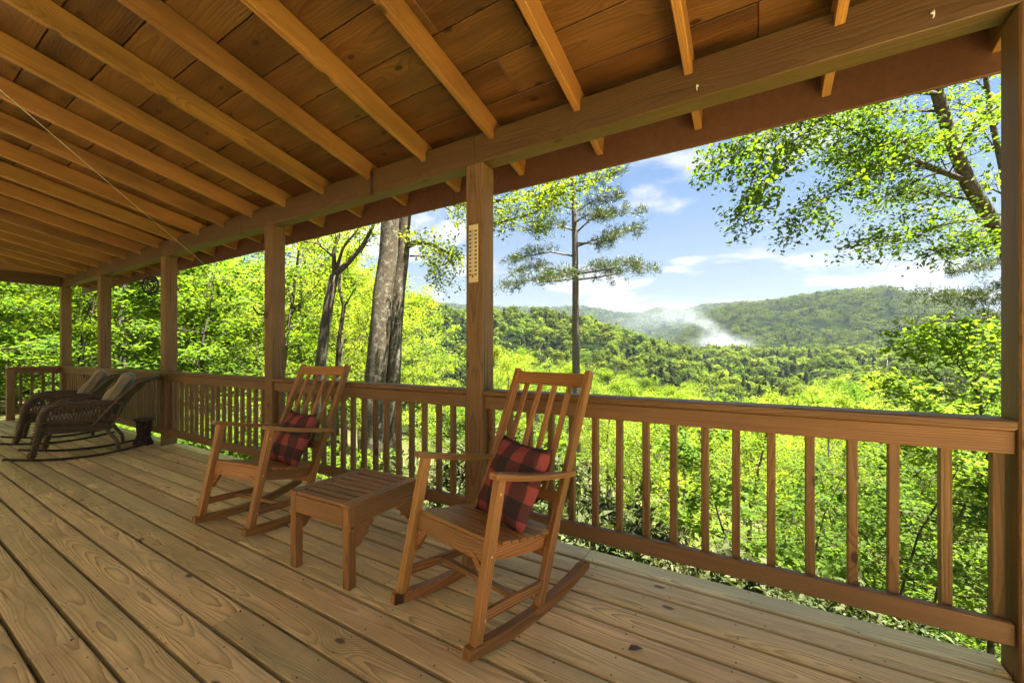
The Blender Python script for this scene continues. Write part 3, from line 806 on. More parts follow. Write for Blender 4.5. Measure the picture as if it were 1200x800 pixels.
#VEG
# ------------------------------------------------------------------ terrain
def smooth(a, b, x):
    t = np.clip((np.asarray(x, float) - a) / (b - a), 0, 1); return t * t * (3 - 2 * t)
def px_az(px): return math.atan2(*(ray(px, CY).xy))            # azimuth from +y towards +x
def px_el(px, py): r = ray(px, py); return r.z / math.hypot(r.x, r.y)
def crest_table(pts, r, tree_h):
    az = np.array([px_az(p) for p, _ in pts]); z = np.array([CAM_H + r * px_el(p, q) - tree_h for p, q in pts])
    o = np.argsort(az); return az[o], z[o]
MIDR, RGTR, FARR = 310.0, 900.0, 1750.0
T_MID = crest_table([(420, 330), (480, 345), (530, 362), (570, 366), (600, 363), (640, 366), (680, 371), (710, 380), (750, 392), (800, 408), (850, 430), (900, 460), (1170, 470)], MIDR, 12)
T_RGT = crest_table([(560, 470), (760, 440), (790, 400), (815, 376), (850, 359), (900, 352), (960, 344), (1010, 340), (1045, 338), (1080, 346), (1110, 355), (1170, 368), (1300, 380)], RGTR, 10)
T_FAR = crest_table([(300, 345), (400, 340), (460, 350), (500, 356), (530, 358), (600, 362), (650, 362), (680, 360), (720, 367), (750, 370), (765, 363), (790, 366), (830, 359), (870, 356), (900, 356), (1000, 362), (1200, 370)], FARR, 6)
_rs = np.random.RandomState(5); _ph = _rs.uniform(0, 6.28, (12, 2)); _dir = _rs.uniform(-1, 1, (12, 2))
def bumps(x, y, L):
    s = 0
    for i in range(12): s = s + np.sin((x * _dir[i, 0] + y * _dir[i, 1]) * (6.28 / L) * (1 + i * .21) + _ph[i, 0])
    return s / 12
def ground(x, y):
    x = np.asarray(x, float); y = np.asarray(y, float)
    r = np.hypot(x, y); az = np.arctan2(x, y)
    w = smooth(R(-82), R(-40), az) * (1 - smooth(R(60), R(110), az))
    a = -0.42 - 1.95 * smooth(-7.0, -0.5, x)
    t = np.maximum(0, y - 2.3) * (y > 0) + np.maximum(0, -y - 8) * 0
    A = 5 + 19 * w; Ls = A / (0.14 + 0.34 * w)
    g = a - A * (1 - np.exp(-t / Ls)) - 0.02 * np.maximum(0, -x - 14) * (1 - w)
    g = g + 19 * smooth(130, 420, r) * w
    for (az_t, z_t), r0, lo in ((T_MID, MIDR, None), (T_RGT, RGTR, 470), (T_FAR, FARR, 950)):
        c = np.interp(az, az_t, z_t)
        k = np.exp(-((r - r0) / 105.0) ** 2) if lo is None else smooth(lo, r0, r) * (1 - .5 * smooth(r0, r0 * 1.6, r))
        g = np.where(c > g, g + (c - g) * k, g)
    g = g + bumps(x, y, 60.0) * 2.2 * smooth(25, 120, r) + bumps(x, y, 260.0) * 9.0 * smooth(350, 700, r) * .8 + bumps(x, y, 5.0) * .10 * smooth(3, 8, r)
    return g
def gz(x, y): return float(ground(x, y))

def mesh_np(name, V, F4):
    me = bpy.data.meshes.new(name); V = np.ascontiguousarray(V, np.float32); F4 = np.ascontiguousarray(F4, np.int32)
    k = F4.shape[1]
    me.vertices.add(len(V)); me.vertices.foreach_set('co', V.ravel())
    me.loops.add(F4.size); me.loops.foreach_set('vertex_index', F4.ravel())
    me.polygons.add(len(F4)); me.polygons.foreach_set('loop_start', np.arange(0, F4.size, k, dtype=np.int32))
    try: me.polygons.foreach_set('loop_total', np.full(len(F4), k, np.int32))
    except Exception: pass
    me.update(calc_edges=True); return me

def ground_material():
    t = NT('forest_floor'); g = t.n('NewGeometry'); pos = g.outputs['Position']
    n1 = t.noise(pos, 0.9, 6.0, 0.65); n2 = t.noise(pos, 14.0, 4.0, 0.7)
    c = t.mix(t.step(n1.outputs['Fac'], 0.40, 0.62), (0.085, 0.060, 0.030), (0.045, 0.085, 0.012))
    c = t.mix(t.math('MULTIPLY', n2.outputs['Fac'], 0.5), c, (0.10, 0.085, 0.045))
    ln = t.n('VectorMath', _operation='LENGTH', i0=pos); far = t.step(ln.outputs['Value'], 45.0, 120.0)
    c = t.mix(far, c, t.mix(n1.outputs['Fac'], (0.005, 0.009, 0.002), (0.009, 0.015, 0.003)))  # distant floor coloured near black: painted shade under the tree canopy
    b = t.n('Bump', Strength=0.5, Distance=0.08, Height=n2.outputs['Fac'])
    p = t.n('BsdfPrincipled', Base__Color=c, Roughness=1.0, Normal=b.outputs[0]); t.set(p, 'Specular IOR Level', 0.0)
    return t.out(p.outputs[0])
rr = np.concatenate([[0.0], np.geomspace(1.2, 3000, 190)])
fine_az = np.radians(np.arange(-70, 36, 0.6)); rest = np.radians(np.arange(36, 290, 4.0)); aa = np.concatenate([fine_az, rest])
RRg, AAg = np.meshgrid(rr, aa, indexing='ij'); Xg = RRg * np.sin(AAg); Yg = RRg * np.cos(AAg); Zg = ground(Xg, Yg)
nr, na = RRg.shape; I, J = np.meshgrid(np.arange(nr - 1), np.arange(na), indexing='ij'); J2 = (J + 1) % na
Fq = np.stack([I * na + J, I * na + J2, (I + 1) * na + J2, (I + 1) * na + J], -1).reshape(-1, 4)
gme = mesh_np('ground', np.stack([Xg, Yg, Zg], -1).reshape(-1, 3), Fq[:, ::-1]); gme.polygons.foreach_set('use_smooth', np.ones(len(Fq), bool))
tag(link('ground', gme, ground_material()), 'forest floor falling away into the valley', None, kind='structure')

# ------------------------------------------------------------------ leaves
def norm(a): return a / np.maximum(np.linalg.norm(a, axis=-1, keepdims=True), 1e-9)
def leaf_mesh(name, P, Nn, D, size, aspect, v, fold=0.10, colr=None):
    N = len(P); Nn = norm(Nn); D = norm(D - Nn * (D * Nn).sum(-1, keepdims=True)); S = np.cross(Nn, D)
    s = size[:, None]
    V = np.stack([P - D * s * .5, P + S * s * aspect * .5 - D * s * .05 + Nn * s * fold, P + D * s * .5, P - S * s * aspect * .5 - D * s * .05 + Nn * s * fold], 1).reshape(-1, 3)
    me = mesh_np(name, V, np.arange(4 * N).reshape(-1, 4))
    at = me.attributes.new('v', 'FLOAT', 'FACE'); at.data.foreach_set('value', np.ascontiguousarray(v, np.float32))
    if colr is not None:
        ca = me.attributes.new('col', 'FLOAT_COLOR', 'FACE'); ca.data.foreach_set('color', np.concatenate([colr, np.ones((N, 1))], 1).astype(np.float32).ravel())
    return me
def leaf_mat(name, c0, c1, trans=0.45, tint=(1.5, 1.45, 0.7), rough=0.5, spec=0.35, from_col=False, hue=0.03, val=0.25):
    t = NT(name)
    if from_col: c = t.n('Attribute', _attribute_name='col').outputs['Color']
    else:
        c = t.mix(t.n('Attribute', _attribute_name='v').outputs['Fac'], c0, c1)
        rnd = t.n('ObjectInfo').outputs['Random']
        h = t.n('HueSaturation', Color=c); t.set(h, 'Hue', t.math('ADD', 0.5 - hue / 2, t.math('MULTIPLY', rnd, hue)))
        t.set(h, 'Value', t.math('ADD', 1 - val / 2, t.math('MULTIPLY', t.math('FRACT', t.math('MULTIPLY', rnd, 13.7)), val))); c = h.outputs[0]
    p = t.n('BsdfPrincipled', Base__Color=c, Roughness=rough); t.set(p, 'Specular IOR Level', spec)
    tr = t.n('BsdfTranslucent', Color=t.mix(1.0, c, tint, 'MULTIPLY'))
    m = t.n('MixShader', i0=trans, i1=p.outputs[0], i2=tr.outputs[0])
    return t.out(m.outputs[0])
ML = {}
ML['yellow'] = leaf_mat('yellow_green_leaf', (0.0953, 0.1588, 0.0181), (0.1950, 0.2586, 0.0309), 0.6, (1.65, 1.6, 0.5), 0.6, 0.1)
ML['green'] = leaf_mat('fresh_green_leaf', (0.0505, 0.0994, 0.0118), (0.1179, 0.1786, 0.0202), 0.6, (1.6, 1.55, 0.5), 0.6, 0.1)
ML['beech'] = leaf_mat('beech_leaf', (0.0382, 0.0723, 0.0076), (0.1148, 0.1615, 0.0136), 0.55, (1.6, 1.55, 0.5), 0.55, 0.12)
ML['oak'] = leaf_mat('oak_leaf', (0.0723, 0.1190, 0.0102), (0.1615, 0.2082, 0.0170), 0.55, (1.6, 1.55, 0.45), 0.5, 0.25)
ML['deep'] = leaf_mat('deep_green_leaf', (0.0448, 0.0987, 0.0108), (0.1032, 0.1704, 0.0179), 0.58, (1.6, 1.55, 0.5), 0.6, 0.1)
ML['laurel'] = leaf_mat('laurel_leaf', (0.0285, 0.0427, 0.0123), (0.0902, 0.1026, 0.0399), 0.25, (1.3, 1.35, 0.6), 0.6, 0.08)
ML['needle'] = leaf_mat('pine_needle', (0.0255, 0.0425, 0.0085), (0.0663, 0.0884, 0.0204), 0.25, (1.3, 1.3, 0.6))
ML['far'] = leaf_mat('far_leaf', None, None, 0.4, (1.4, 1.4, 0.6), 0.8, 0.03, from_col=True)
def bark(name, a, b, sc=9.0, lich=None):
    t = NT(name); tc = t.n('TexCoord'); sp = t.n('SeparateXYZ', i0=tc.outputs['Object'])
    v = t.xyz(sp.outputs[0], sp.outputs[1], t.math('MULTIPLY', sp.outputs[2], 0.75))
    n1 = t.noise(v, sc * 2.2, 7.0, 0.75, 1.4); n2 = t.noise(tc.outputs['Object'], sc * .8, 5.0, 0.65)
    c = t.mix(t.step(n1.outputs['Fac'], 0.36, 0.62), a, b)
    if lich: c = t.mix(t.math('MULTIPLY', t.step(n2.outputs['Fac'], 0.52, 0.62), 0.75), c, lich)
    bp = t.n('Bump', Strength=0.9, Distance=0.03, Height=n1.outputs['Fac'])
    p = t.n('BsdfPrincipled', Base__Color=c, Roughness=0.9, Normal=bp.outputs[0]); t.set(p, 'Specular IOR Level', 0.15)
    return t.out(p.outputs[0])
ML['bark'] = bark('grey_brown_bark', (0.040, 0.031, 0.020), (0.13, 0.105, 0.072))
ML['oak_bark'] = bark('lichen_oak_bark', (0.045, 0.034, 0.021), (0.145, 0.118, 0.075), 11.0, (0.26, 0.245, 0.16))
ML['pine_bark'] = bark('pine_bark', (0.055, 0.042, 0.03), (0.20, 0.165, 0.125), 12.0)
ML['dark_bark'] = bark('dark_bark', (0.03, 0.022, 0.014), (0.105, 0.08, 0.055))

class Plant:
    """collects limbs and leaf sprays, then builds trunk + crown meshes"""
    def __init__(s, seed): s.rng = np.random.RandomState(seed); s.mb = MB(); s.C = []; s.N = []; s.S = []
    def path(s, p0, d, L, n=4, curve=0.0, wob=0.1):
        p = np.array(p0, float); d = norm(np.array(d, float)); pts = [p.copy()]
        for i in range(n):
            d = norm(d + s.rng.normal(0, wob, 3) + np.array([0, 0, curve])); p = p + d * L / n; pts.append(p.copy())
        return pts
    def interp(s, pts, q):
        k = min(int(q * (len(pts) - 1)), len(pts) - 2); f = q * (len(pts) - 1) - k
        return pts[k] * (1 - f) + pts[k + 1] * f, norm(pts[k + 1] - pts[k])
    def limb(s, pts, r0, r1, n=5):
        s.mb.tube([Vector(p) for p in pts], list(np.linspace(r0, r1, len(pts))), n)
    def sprays(s, pts, k, off=0.12, tilt=0.35, rad=0.3, q0=0.25):
        for i in range(k):
            p, d = s.interp(pts, q0 + (1 - q0) * (i + s.rng.rand()) / k)
            s.C.append(p + s.rng.normal(0, off, 3)); s.N.append(norm(np.array([0, 0, 1.0]) + s.rng.normal(0, tilt, 3))); s.S.append(rad * s.rng.uniform(.7, 1.2))
    def leafy(s, pts, r0, r1, nb, bl, spr, off, tilt, rad, q0=0.15, up=0.15, n=5, sub=0):
        """a limb with side branches carrying sprays"""
        s.limb(pts, r0, r1, n)
        for i in range(nb):
            q = q0 + (1 - q0) * (i + .5 * s.rng.rand()) / nb; p, d = s.interp(pts, q)
            side = norm(np.cross(d, [0, 0, 1.0]) + 1e-6) * (1 if (i % 2) else -1)
            dd = norm(d * .7 + side * s.rng.uniform(.5, 1.1) + np.array([0, 0, up]) + s.rng.normal(0, .2, 3))
            L = bl * (1.15 - .6 * q) * s.rng.uniform(.7, 1.25)
            b = s.path(p, dd, L, 3, -.03, .12); s.limb(b, max(r0 * .35 * (1.1 - q), .006), .003, 3)
            s.sprays(b, spr, off, tilt, rad)
            for j in range(sub):
                p2, d2 = s.interp(b, .3 + .6 * j / max(1, sub)); b2 = s.path(p2, d2 + s.rng.normal(0, .6, 3), L * .5, 2, 0, .1); s.limb(b2, .005, .002, 3); s.sprays(b2, max(1, spr // 2), off, tilt, rad)
        s.sprays(pts, max(2, spr // 2), off, tilt, rad, .7)
    def crown(s, name, m, leaf, aspect=.6, tilt=.45, flat=.3, droop=0.25, elong=False):
        C = np.repeat(np.array(s.C), m, 0); Nn = np.repeat(np.array(s.N), m, 0); S = np.repeat(np.array(s.S), m); K = len(C); r = s.rng
        a = r.uniform(0, 2 * np.pi, K); rho = np.sqrt(r.rand(K)) * S
        t1 = norm(np.cross(Nn, np.array([1.0, .3, .1]))); t2 = np.cross(Nn, t1)
        radial = t1 * np.cos(a)[:, None] + t2 * np.sin(a)[:, None]
        P = C + radial * rho[:, None] + Nn * (r.normal(0, flat, K) * S)[:, None]
        nn = norm(Nn + r.normal(0, tilt, (K, 3))); dd = radial + r.normal(0, .5, (K, 3)) + np.array([0, 0, -droop])
        v = np.clip(np.repeat(r.rand(len(s.C)), m) * .5 + r.rand(K) * .5, 0, 1)
        return leaf_mesh(name, P, nn, dd, leaf * r.uniform(.65, 1.25, K), aspect, v)
def assemble(name, pl, crown_me, bark_m, leaf_m, loc=(0, 0, 0), rz=0.0, trunk_name='trunk'):
    e = empty(name, loc, rz); me = pl.mb.mesh(trunk_name, True); link(trunk_name, me, bark_m, e); link('crown', crown_me, leaf_m, e)
    return e

def broadleaf(seed, H=12.0, r0=.15, base=.28, spread=.34, limbs=15, nb=6, spr=6, m=13, leaf=.13, rad=.42, lean=.05):
    p = Plant(seed); rng = p.rng
    tr = p.path((0, 0, -.4), (rng.normal(0, lean), rng.normal(0, lean), 1), H * .97 + .4, 8, .02, .06); p.limb(tr, r0, r0 * .12, 8)
    for i in range(limbs):
        q = base + (1 - base) * (i + rng.rand() * .6) / limbs; pt, d = p.interp(tr, min(q, .98)); a = i * 2.4 + rng.normal(0, .4)
        prof = math.sin(min(1, (q - base) / (1 - base) * .92 + .16) * math.pi) ** .6
        L = H * spread * prof * rng.uniform(.75, 1.15); el = .25 + .9 * (q - base) + rng.normal(0, .12)
        lp = p.path(pt, (math.cos(a), math.sin(a), el), L, 4, .02, .14)
        p.leafy(lp, r0 * .42 * (1.1 - q), .008, nb, L * .42, spr, .12, .38, rad)
    p.sprays(tr[-2:], 8, .25, .4, rad, .2)
    return p, p.crown('crown', m, leaf)
def sapling(seed, H=5.0, leaf=.11):
    p = Plant(seed); rng = p.rng
    tr = p.path((0, 0, -.3), (rng.normal(0, .1), rng.normal(0, .1), 1), H + .2, 6, .02, .08); p.limb(tr, .035, .006, 6)
    for i in range(16):
        q = .12 + .86 * (i + rng.rand() * .6) / 16; pt, d = p.interp(tr, q); a = i * 2.4 + rng.normal(0, .4)
        L = H * .36 * (1.05 - q * .65) * rng.uniform(.7, 1.2)
        lp = p.path(pt, (math.cos(a), math.sin(a), .18), L, 4, -.015, .1)
        p.leafy(lp, .014, .003, 5, L * .45, 4, .06, .22, .28, up=.03, n=4)
    return p, p.crown('crown', 9, leaf, .62, .32, .16)
def laurel(seed, H=2.3):
    p = Plant(seed); rng = p.rng
    for i in range(13):
        a = i * 2.4; lp = p.path((rng.normal(0, .12), rng.normal(0, .12), -.2), (math.cos(a) * .55, math.sin(a) * .55, 1), H * rng.uniform(.6, 1.0), 4, .0, .2)
        p.leafy(lp, .025, .006, 9, .55, 4, .08, .7, .10, up=.45, n=5, sub=2)
    return p, p.crown('crown', 20, .088, .30, .75, .35, 0.0)
def bush(seed, H=1.0, leaf=.075):
    p = Plant(seed); rng = p.rng
    for i in range(9):
        a = i * 2.4; lp = p.path((rng.normal(0, .1), rng.normal(0, .1), -.1), (math.cos(a) * .6, math.sin(a) * .6, 1), H * rng.uniform(.6, 1.0), 4, -.05, .15)
        p.leafy(lp, .012, .004, 6, .42, 3, .06, .4, .16, up=.2, n=4)
    return p, p.crown('crown', 8, leaf, .6, .5, .3)
def pine_tufts(p, name, m=26, L=.16):
    C = np.repeat(np.array(p.C), m, 0); K = len(C); r = p.rng
    d = norm(np.repeat(np.array(p.N), m, 0) * .5 + r.normal(0, .75, (K, 3))); S = np.repeat(np.array(p.S), m)
    P = C + d * (L * .45) + r.normal(0, 1, (K, 3)) * (S * .5)[:, None]
    nn = norm(np.cross(d, r.normal(0, 1, (K, 3))))
    return leaf_mesh(name, P, nn, d, L * r.uniform(.7, 1.2, K), .12, r.rand(K) * .6 + .4 * np.repeat(r.rand(len(p.C)), m), 0.0)
def white_pine(seed, H=15.0, base=.25):
    p = Plant(seed); rng = p.rng
    tr = p.path((0, 0, -.5), (0, 0, 1), H + .5, 8, .02, .02); p.limb(tr, .17, .02, 8)
    nl = 30
    for i in range(nl):
        q = base + (1 - base) * i / nl; pt, d = p.interp(tr, q); a = i * 2.4 + rng.normal(0, .3)
        L = H * .24 * (1.08 - q) * rng.uniform(.8, 1.25) + .4
        lp = p.path(pt, (math.cos(a), math.sin(a), .12), L, 4, .03, .06)
        p.leafy(lp, .04 * (1.1 - q), .006, 7, L * .35, 4, .06, .25, .16, up=.06, n=4)
    return p, pine_tufts(p, 'crown', 22, .20)

# ------------------------------------------------------------------ prototypes of the copied plants
protos = {}
def proto(key, maker, name, bark_m, leaf_m):
    protos[key] = []
    for mk in maker:
        p, cr = mk; me = p.mb.mesh('trunk', True); me.materials.append(bark_m); cr.materials.append(leaf_m); protos[key].append((name, me, cr))
proto('tall', [broadleaf(11, 13, leaf=.135), broadleaf(12, 12, spread=.30, leaf=.13), broadleaf(13, 14, base=.35, limbs=16, leaf=.14)], 'broadleaf_tree', ML['bark'], ML['green'])
proto('gold', [broadleaf(21, 12, spread=.36, leaf=.13), broadleaf(22, 12, base=.22, spread=.33, leaf=.125), broadleaf(23, 11, base=.2, spread=.38, leaf=.13)], 'broadleaf_tree', ML['bark'], ML['yellow'])
proto('sap', [sapling(31), sapling(32, 4.4), sapling(33, 5.6)], 'understory_tree', ML['dark_bark'], ML['green'])
proto('sapdeep', [sapling(35), sapling(36, 4.6)], 'understory_tree', ML['dark_bark'], ML['deep'])
proto('laurel', [laurel(41), laurel(42)], 'laurel_shrub', ML['dark_bark'], ML['laurel'])
proto('bush', [bush(51), bush(52, .8)], 'leafy_bush', ML['dark_bark'], ML['green'])
proto('pine', [white_pine(61), white_pine(62, 14, .35)], 'white_pine', ML['pine_bark'], ML['needle'])
def plant(key, i, x, y, s, rz, lb, cat, group, sink=0.0, sz=None, tilt=(0, 0)):
    name, tm, cm = protos[key][i % len(protos[key])]
    e = empty(name, (x, y, gz(x, y) - sink), rz); e.rotation_euler = (tilt[0], tilt[1], rz); e.scale = (s, s, sz or s)
    link('trunk', tm, None, e); link('crown', cm, None, e); tag(e, lb, cat, group); return e
HP = {'tall': (13, 12, 14), 'gold': (12, 12, 11), 'sap': (5, 4.4, 5.6), 'sapdeep': (5, 4.6), 'pine': (15, 14)}

rg = np.random.RandomState(77)
def ok_place(x, y, clear=1.4): return (y > 2.69 + clear) or (x < -12.6 - clear)
placed = []
def scatter(key, n, px0, px1, d0, d1, lb, cat, group, hfun, sep=1.5, tries=4000):
    c = 0
    for _ in range(tries):
        if c >= n: break
        px = rg.uniform(px0, px1); d = math.sqrt(rg.uniform(d0 * d0, d1 * d1)); q = ray(px, CY); x, y = q.x * d, q.y * d
        if not ok_place(x, y) or any((x - a) ** 2 + (y - b) ** 2 < (sep * (s0 + 1) * .5) ** 2 for a, b, s0 in placed): continue
        i = rg.randint(0, len(protos[key])); h = hfun(px, d, gz(x, y))
        if h is None: continue
        placed.append((x, y, 1.0)); s = h / HP[key][i]
        plant(key, i, x, y, s * rg.uniform(.9, 1.1), rg.uniform(0, 6.28), lb, cat, group, sz=s); c += 1
ENV = [(-40, 150), (340, 225), (400, 285), (480, 335), (520, 352), (545, 378), (600, 400), (650, 420), (700, 432), (760, 446), (850, 452), (900, 474), (960, 446), (1000, 440), (1040, 432), (1100, 430), (1250, 420)]
def env_top(px, d): return CAM_H + (CY - np.interp(px, *zip(*ENV))) / F_PX * d
def h_env(lo, hi, jit=1.2, extra=0.0):
    def f(px, d, g):
        h = env_top(px, d) - g + rg.uniform(-jit, jit * .4) * d / 25 + extra
        return h if lo < h < hi else None
    return f
# left forest wall
scatter('tall', 24, -260, 320, 14, 40, 'tall fresh green forest tree behind the left end of the porch', 'tree', 'forest trees behind the porch end', lambda px, d, g: rg.uniform(11, 17), 2.0)
scatter('gold', 16, 130, 480, 14, 38, 'tall yellow-green forest tree standing behind the railing beyond the hook post', 'tree', 'sunlit forest trees behind the long railing', h_env(7, 18), 2.0)
scatter('sap', 30, -260, 330, 8.5, 20, 'slender understory tree with flat layered green sprays behind the wicker rockers', 'small tree', 'understory trees behind the porch end', lambda px, d, g: rg.uniform(4, 7.5), 1.2)
scatter('sapdeep', 14, -220, 240, 9, 24, 'darker understory tree with flat layered leaf sprays in the forest edge', 'small tree', 'dark understory trees at the forest edge', lambda px, d, g: rg.uniform(4, 8), 1.2)
# slope below the deck
scatter('gold', 46, 430, 1060, 17, 80, 'bright yellow-green tree whose rounded top rises from the slope below the railing', 'tree', 'yellow-green trees on the slope', h_env(5, 20), 3.0)
scatter('tall', 12, 440, 1150, 28, 80, 'mid green broadleaf tree on the slope below the deck', 'tree', 'green trees on the slope', h_env(6, 20), 3.0)
scatter('pine', 16, 560, 1190, 45, 100, 'grey-green pine standing among the broadleaf trees of the slope', 'pine', 'pines on the slope', h_env(8, 24, 1.0, .5), 3.0)
scatter('sap', 10, 340, 640, 6.5, 16, 'small leafy tree growing on the bank behind the side table railing', 'small tree', 'small trees behind the side table', lambda px, d, g: min(6.5, max(2.0, CAM_H - .30 - (.085 * d) - g)), 1.3)
scatter('sap', 12, 860, 1180, 7.5, 16, 'small leafy tree growing on the bank under the railing height', 'small tree', 'small trees on the bank', lambda px, d, g: min(6.5, max(2.0, CAM_H - .30 - (.085 * d) - g)), 1.3)
scatter('gold', 16, 700, 1180, 11, 19, 'small yellow-green tree with its top just under the handrail line', 'small tree', 'small yellow-green trees on the bank', lambda px, d, g: max(2.5, CAM_H - .11 * d - g), 1.8)
for i in range(17):
    x = -3.3 + i * .29 + rg.normal(0, .12); y = 3.75 + rg.uniform(0, 1.9) + (.3 if x > 0.4 else 0)
    plant('laurel', i, x, y, rg.uniform(1.15, 1.5) * (1.0 if x < .6 else .8), rg.uniform(0, 6.28), 'olive green mountain laurel shrub with narrow leaves just beyond the deck edge', 'shrub', 'laurel shrubs along the deck edge')
for i in range(40):
    x = -9.5 + i * .31 + rg.normal(0, .15); y = 3.0 + rg.uniform(0, 1.4)
    plant('bush', i, x, y, rg.uniform(.7, 1.3) * (1.0 if x < -4 else (.7 if x < .3 else 1.3)), rg.uniform(0, 6.28), 'low leafy green bush growing along the foot of the deck', 'bush', 'low bushes along the deck edge')

# ------------------------------------------------------------------ single trees
def V(px, py, d): return np.array(at_depth(px, py, d))
def local(e_loc, pts): return [np.array(p) - np.array(e_loc) for p in pts]
# double-trunked oak
b0 = at_depth(437, 500, 8.6); ob = (b0.x, b0.y, gz(b0.x, b0.y)); p = Plant(101)
t1 = local(ob, [(b0.x - .05, b0.y, ob[2] - .4), V(435, 540, 8.6), V(438, 470, 8.63), V(440, 440, 8.6), V(446, 380, 8.55), V(449, 340, 8.6), V(455, 300, 8.63), V(457, 262, 8.6), V(462, 180, 8.6), V(462, 60, 8.6), V(470, -80, 8.7)])
t2 = local(ob, [(b0.x + .35, b0.y + .1, ob[2] - .4), V(458, 540, 8.8), V(459, 480, 8.85), V(461, 440, 8.8), V(463, 390, 8.75), V(467, 340, 8.8), V(472, 300, 8.85), V(474, 262, 8.8), V(482, 180, 8.8), V(496, 60, 8.8), V(515, -80, 8.9)])
p.limb(t1, .245, .16, 14); p.limb(t2, .175, .11, 14)
for pts, r0, nb, bl in [([V(474, 290, 8.8), V(487, 284, 8.7), V(505, 286, 8.6), V(524, 296, 8.5), V(530, 300, 8.5)], .07, 8, .8),
                        ([V(477, 245, 8.8), V(510, 240, 8.5), V(560, 238, 8.2), V(620, 232, 8.0), V(690, 210, 7.8)], .06, 14, 1.1),
                        ([V(482, 215, 8.8), V(530, 232, 8.4), V(580, 262, 8.0), V(625, 250, 7.8), V(665, 222, 7.6)], .05, 14, 1.0),
                        ([V(486, 180, 8.8), V(540, 170, 8.4), V(600, 190, 8.0), V(660, 200, 7.7), V(710, 180, 7.5)], .05, 14, 1.1),
                        ([V(458, 240, 8.6), V(430, 200, 8.3), V(400, 190, 8.2), V(360, 200, 8.0)], .05, 10, 1.0),
                        ([V(470, 150, 8.6), V(440, 100, 8.3), V(380, 60, 8.0), V(320, 40, 8.0)], .06, 12, 1.4),
                        ([V(500, 60, 8.8), V(560, 20, 8.6), V(640, 0, 8.5), V(700, 10, 8.3)], .06, 12, 1.4),
                        ([V(480, 300, 8.8), V(500, 300, 8.9), V(515, 318, 8.9), V(512, 330, 8.9)], .02, 5, .5)]:
    p.leafy(local(ob, pts), r0, .010, int(nb * 1.5), bl, 5, .10, .5, .22, .2, .05, 6, 1)
assemble('oak_tree', p, p.crown('crown', 11, .08, .5), ML['oak_bark'], ML['oak'], ob); tag(bpy.data.objects['oak_tree'], 'big double-trunked tree with lichen-grey bark just beyond the railing', 'tree')
# leaning forked tree
b0 = at_depth(372, 480, 10.5); ob = (b0.x, b0.y, gz(b0.x, b0.y)); p = Plant(102)
tr = local(ob, [(b0.x - .1, b0.y, ob[2] - .3), V(372, 460, 10.5), V(379, 400, 10.5), V(386, 350, 10.5), V(392, 322, 10.5)])
p.limb(tr, .15, .11, 10)
for pts, r0 in [([V(392, 322, 10.5), V(408, 308, 10.5), V(425, 288, 10.4), V(436, 268, 10.3), V(450, 230, 10.2)], .085), ([V(392, 322, 10.5), V(391, 295, 10.5), V(397, 275, 10.5), V(400, 240, 10.6)], .07), ([V(393, 320, 10.5), V(402, 290, 10.5), V(420, 268, 10.5), V(432, 240, 10.5)], .05), ([V(390, 300, 10.5), V(372, 285, 10.3), V(350, 282, 10.2)], .03)]:
    p.leafy(local(ob, pts), r0, .02, 9, .9, 4, .12, .4, .28, .35, .1, 6)
assemble('forked_tree', p, p.crown('crown', 8, .10, .6), ML['bark'], ML['yellow'], ob); tag(bpy.data.objects['forked_tree'], 'leaning grey tree with a forked trunk beside the big double trunk', 'tree')
b0 = at_depth(396, 480, 11.5); ob = (b0.x, b0.y, gz(b0.x, b0.y)); p = Plant(103)
tr = local(ob, [(b0.x, b0.y, ob[2] - .3), V(394, 450, 11.5), V(397, 400, 11.5), V(403, 360, 11.5), V(398, 340, 11.5), V(399, 300, 11.5)]); p.limb(tr, .07, .04, 8)
for pts, r0 in [([V(402, 362, 11.5), V(412, 345, 11.4), V(420, 330, 11.3)], .03), ([V(398, 330, 11.5), V(385, 315, 11.4), V(375, 310, 11.4)], .025)]: p.leafy(local(ob, pts), r0, .01, 6, .8, 4, .1, .4, .25)
assemble('slim_tree', p, p.crown('crown', 8, .10, .6), ML['dark_bark'], ML['green'], ob); tag(bpy.data.objects['slim_tree'], 'slim dark crooked tree between the forked tree and the double trunk', 'tree')
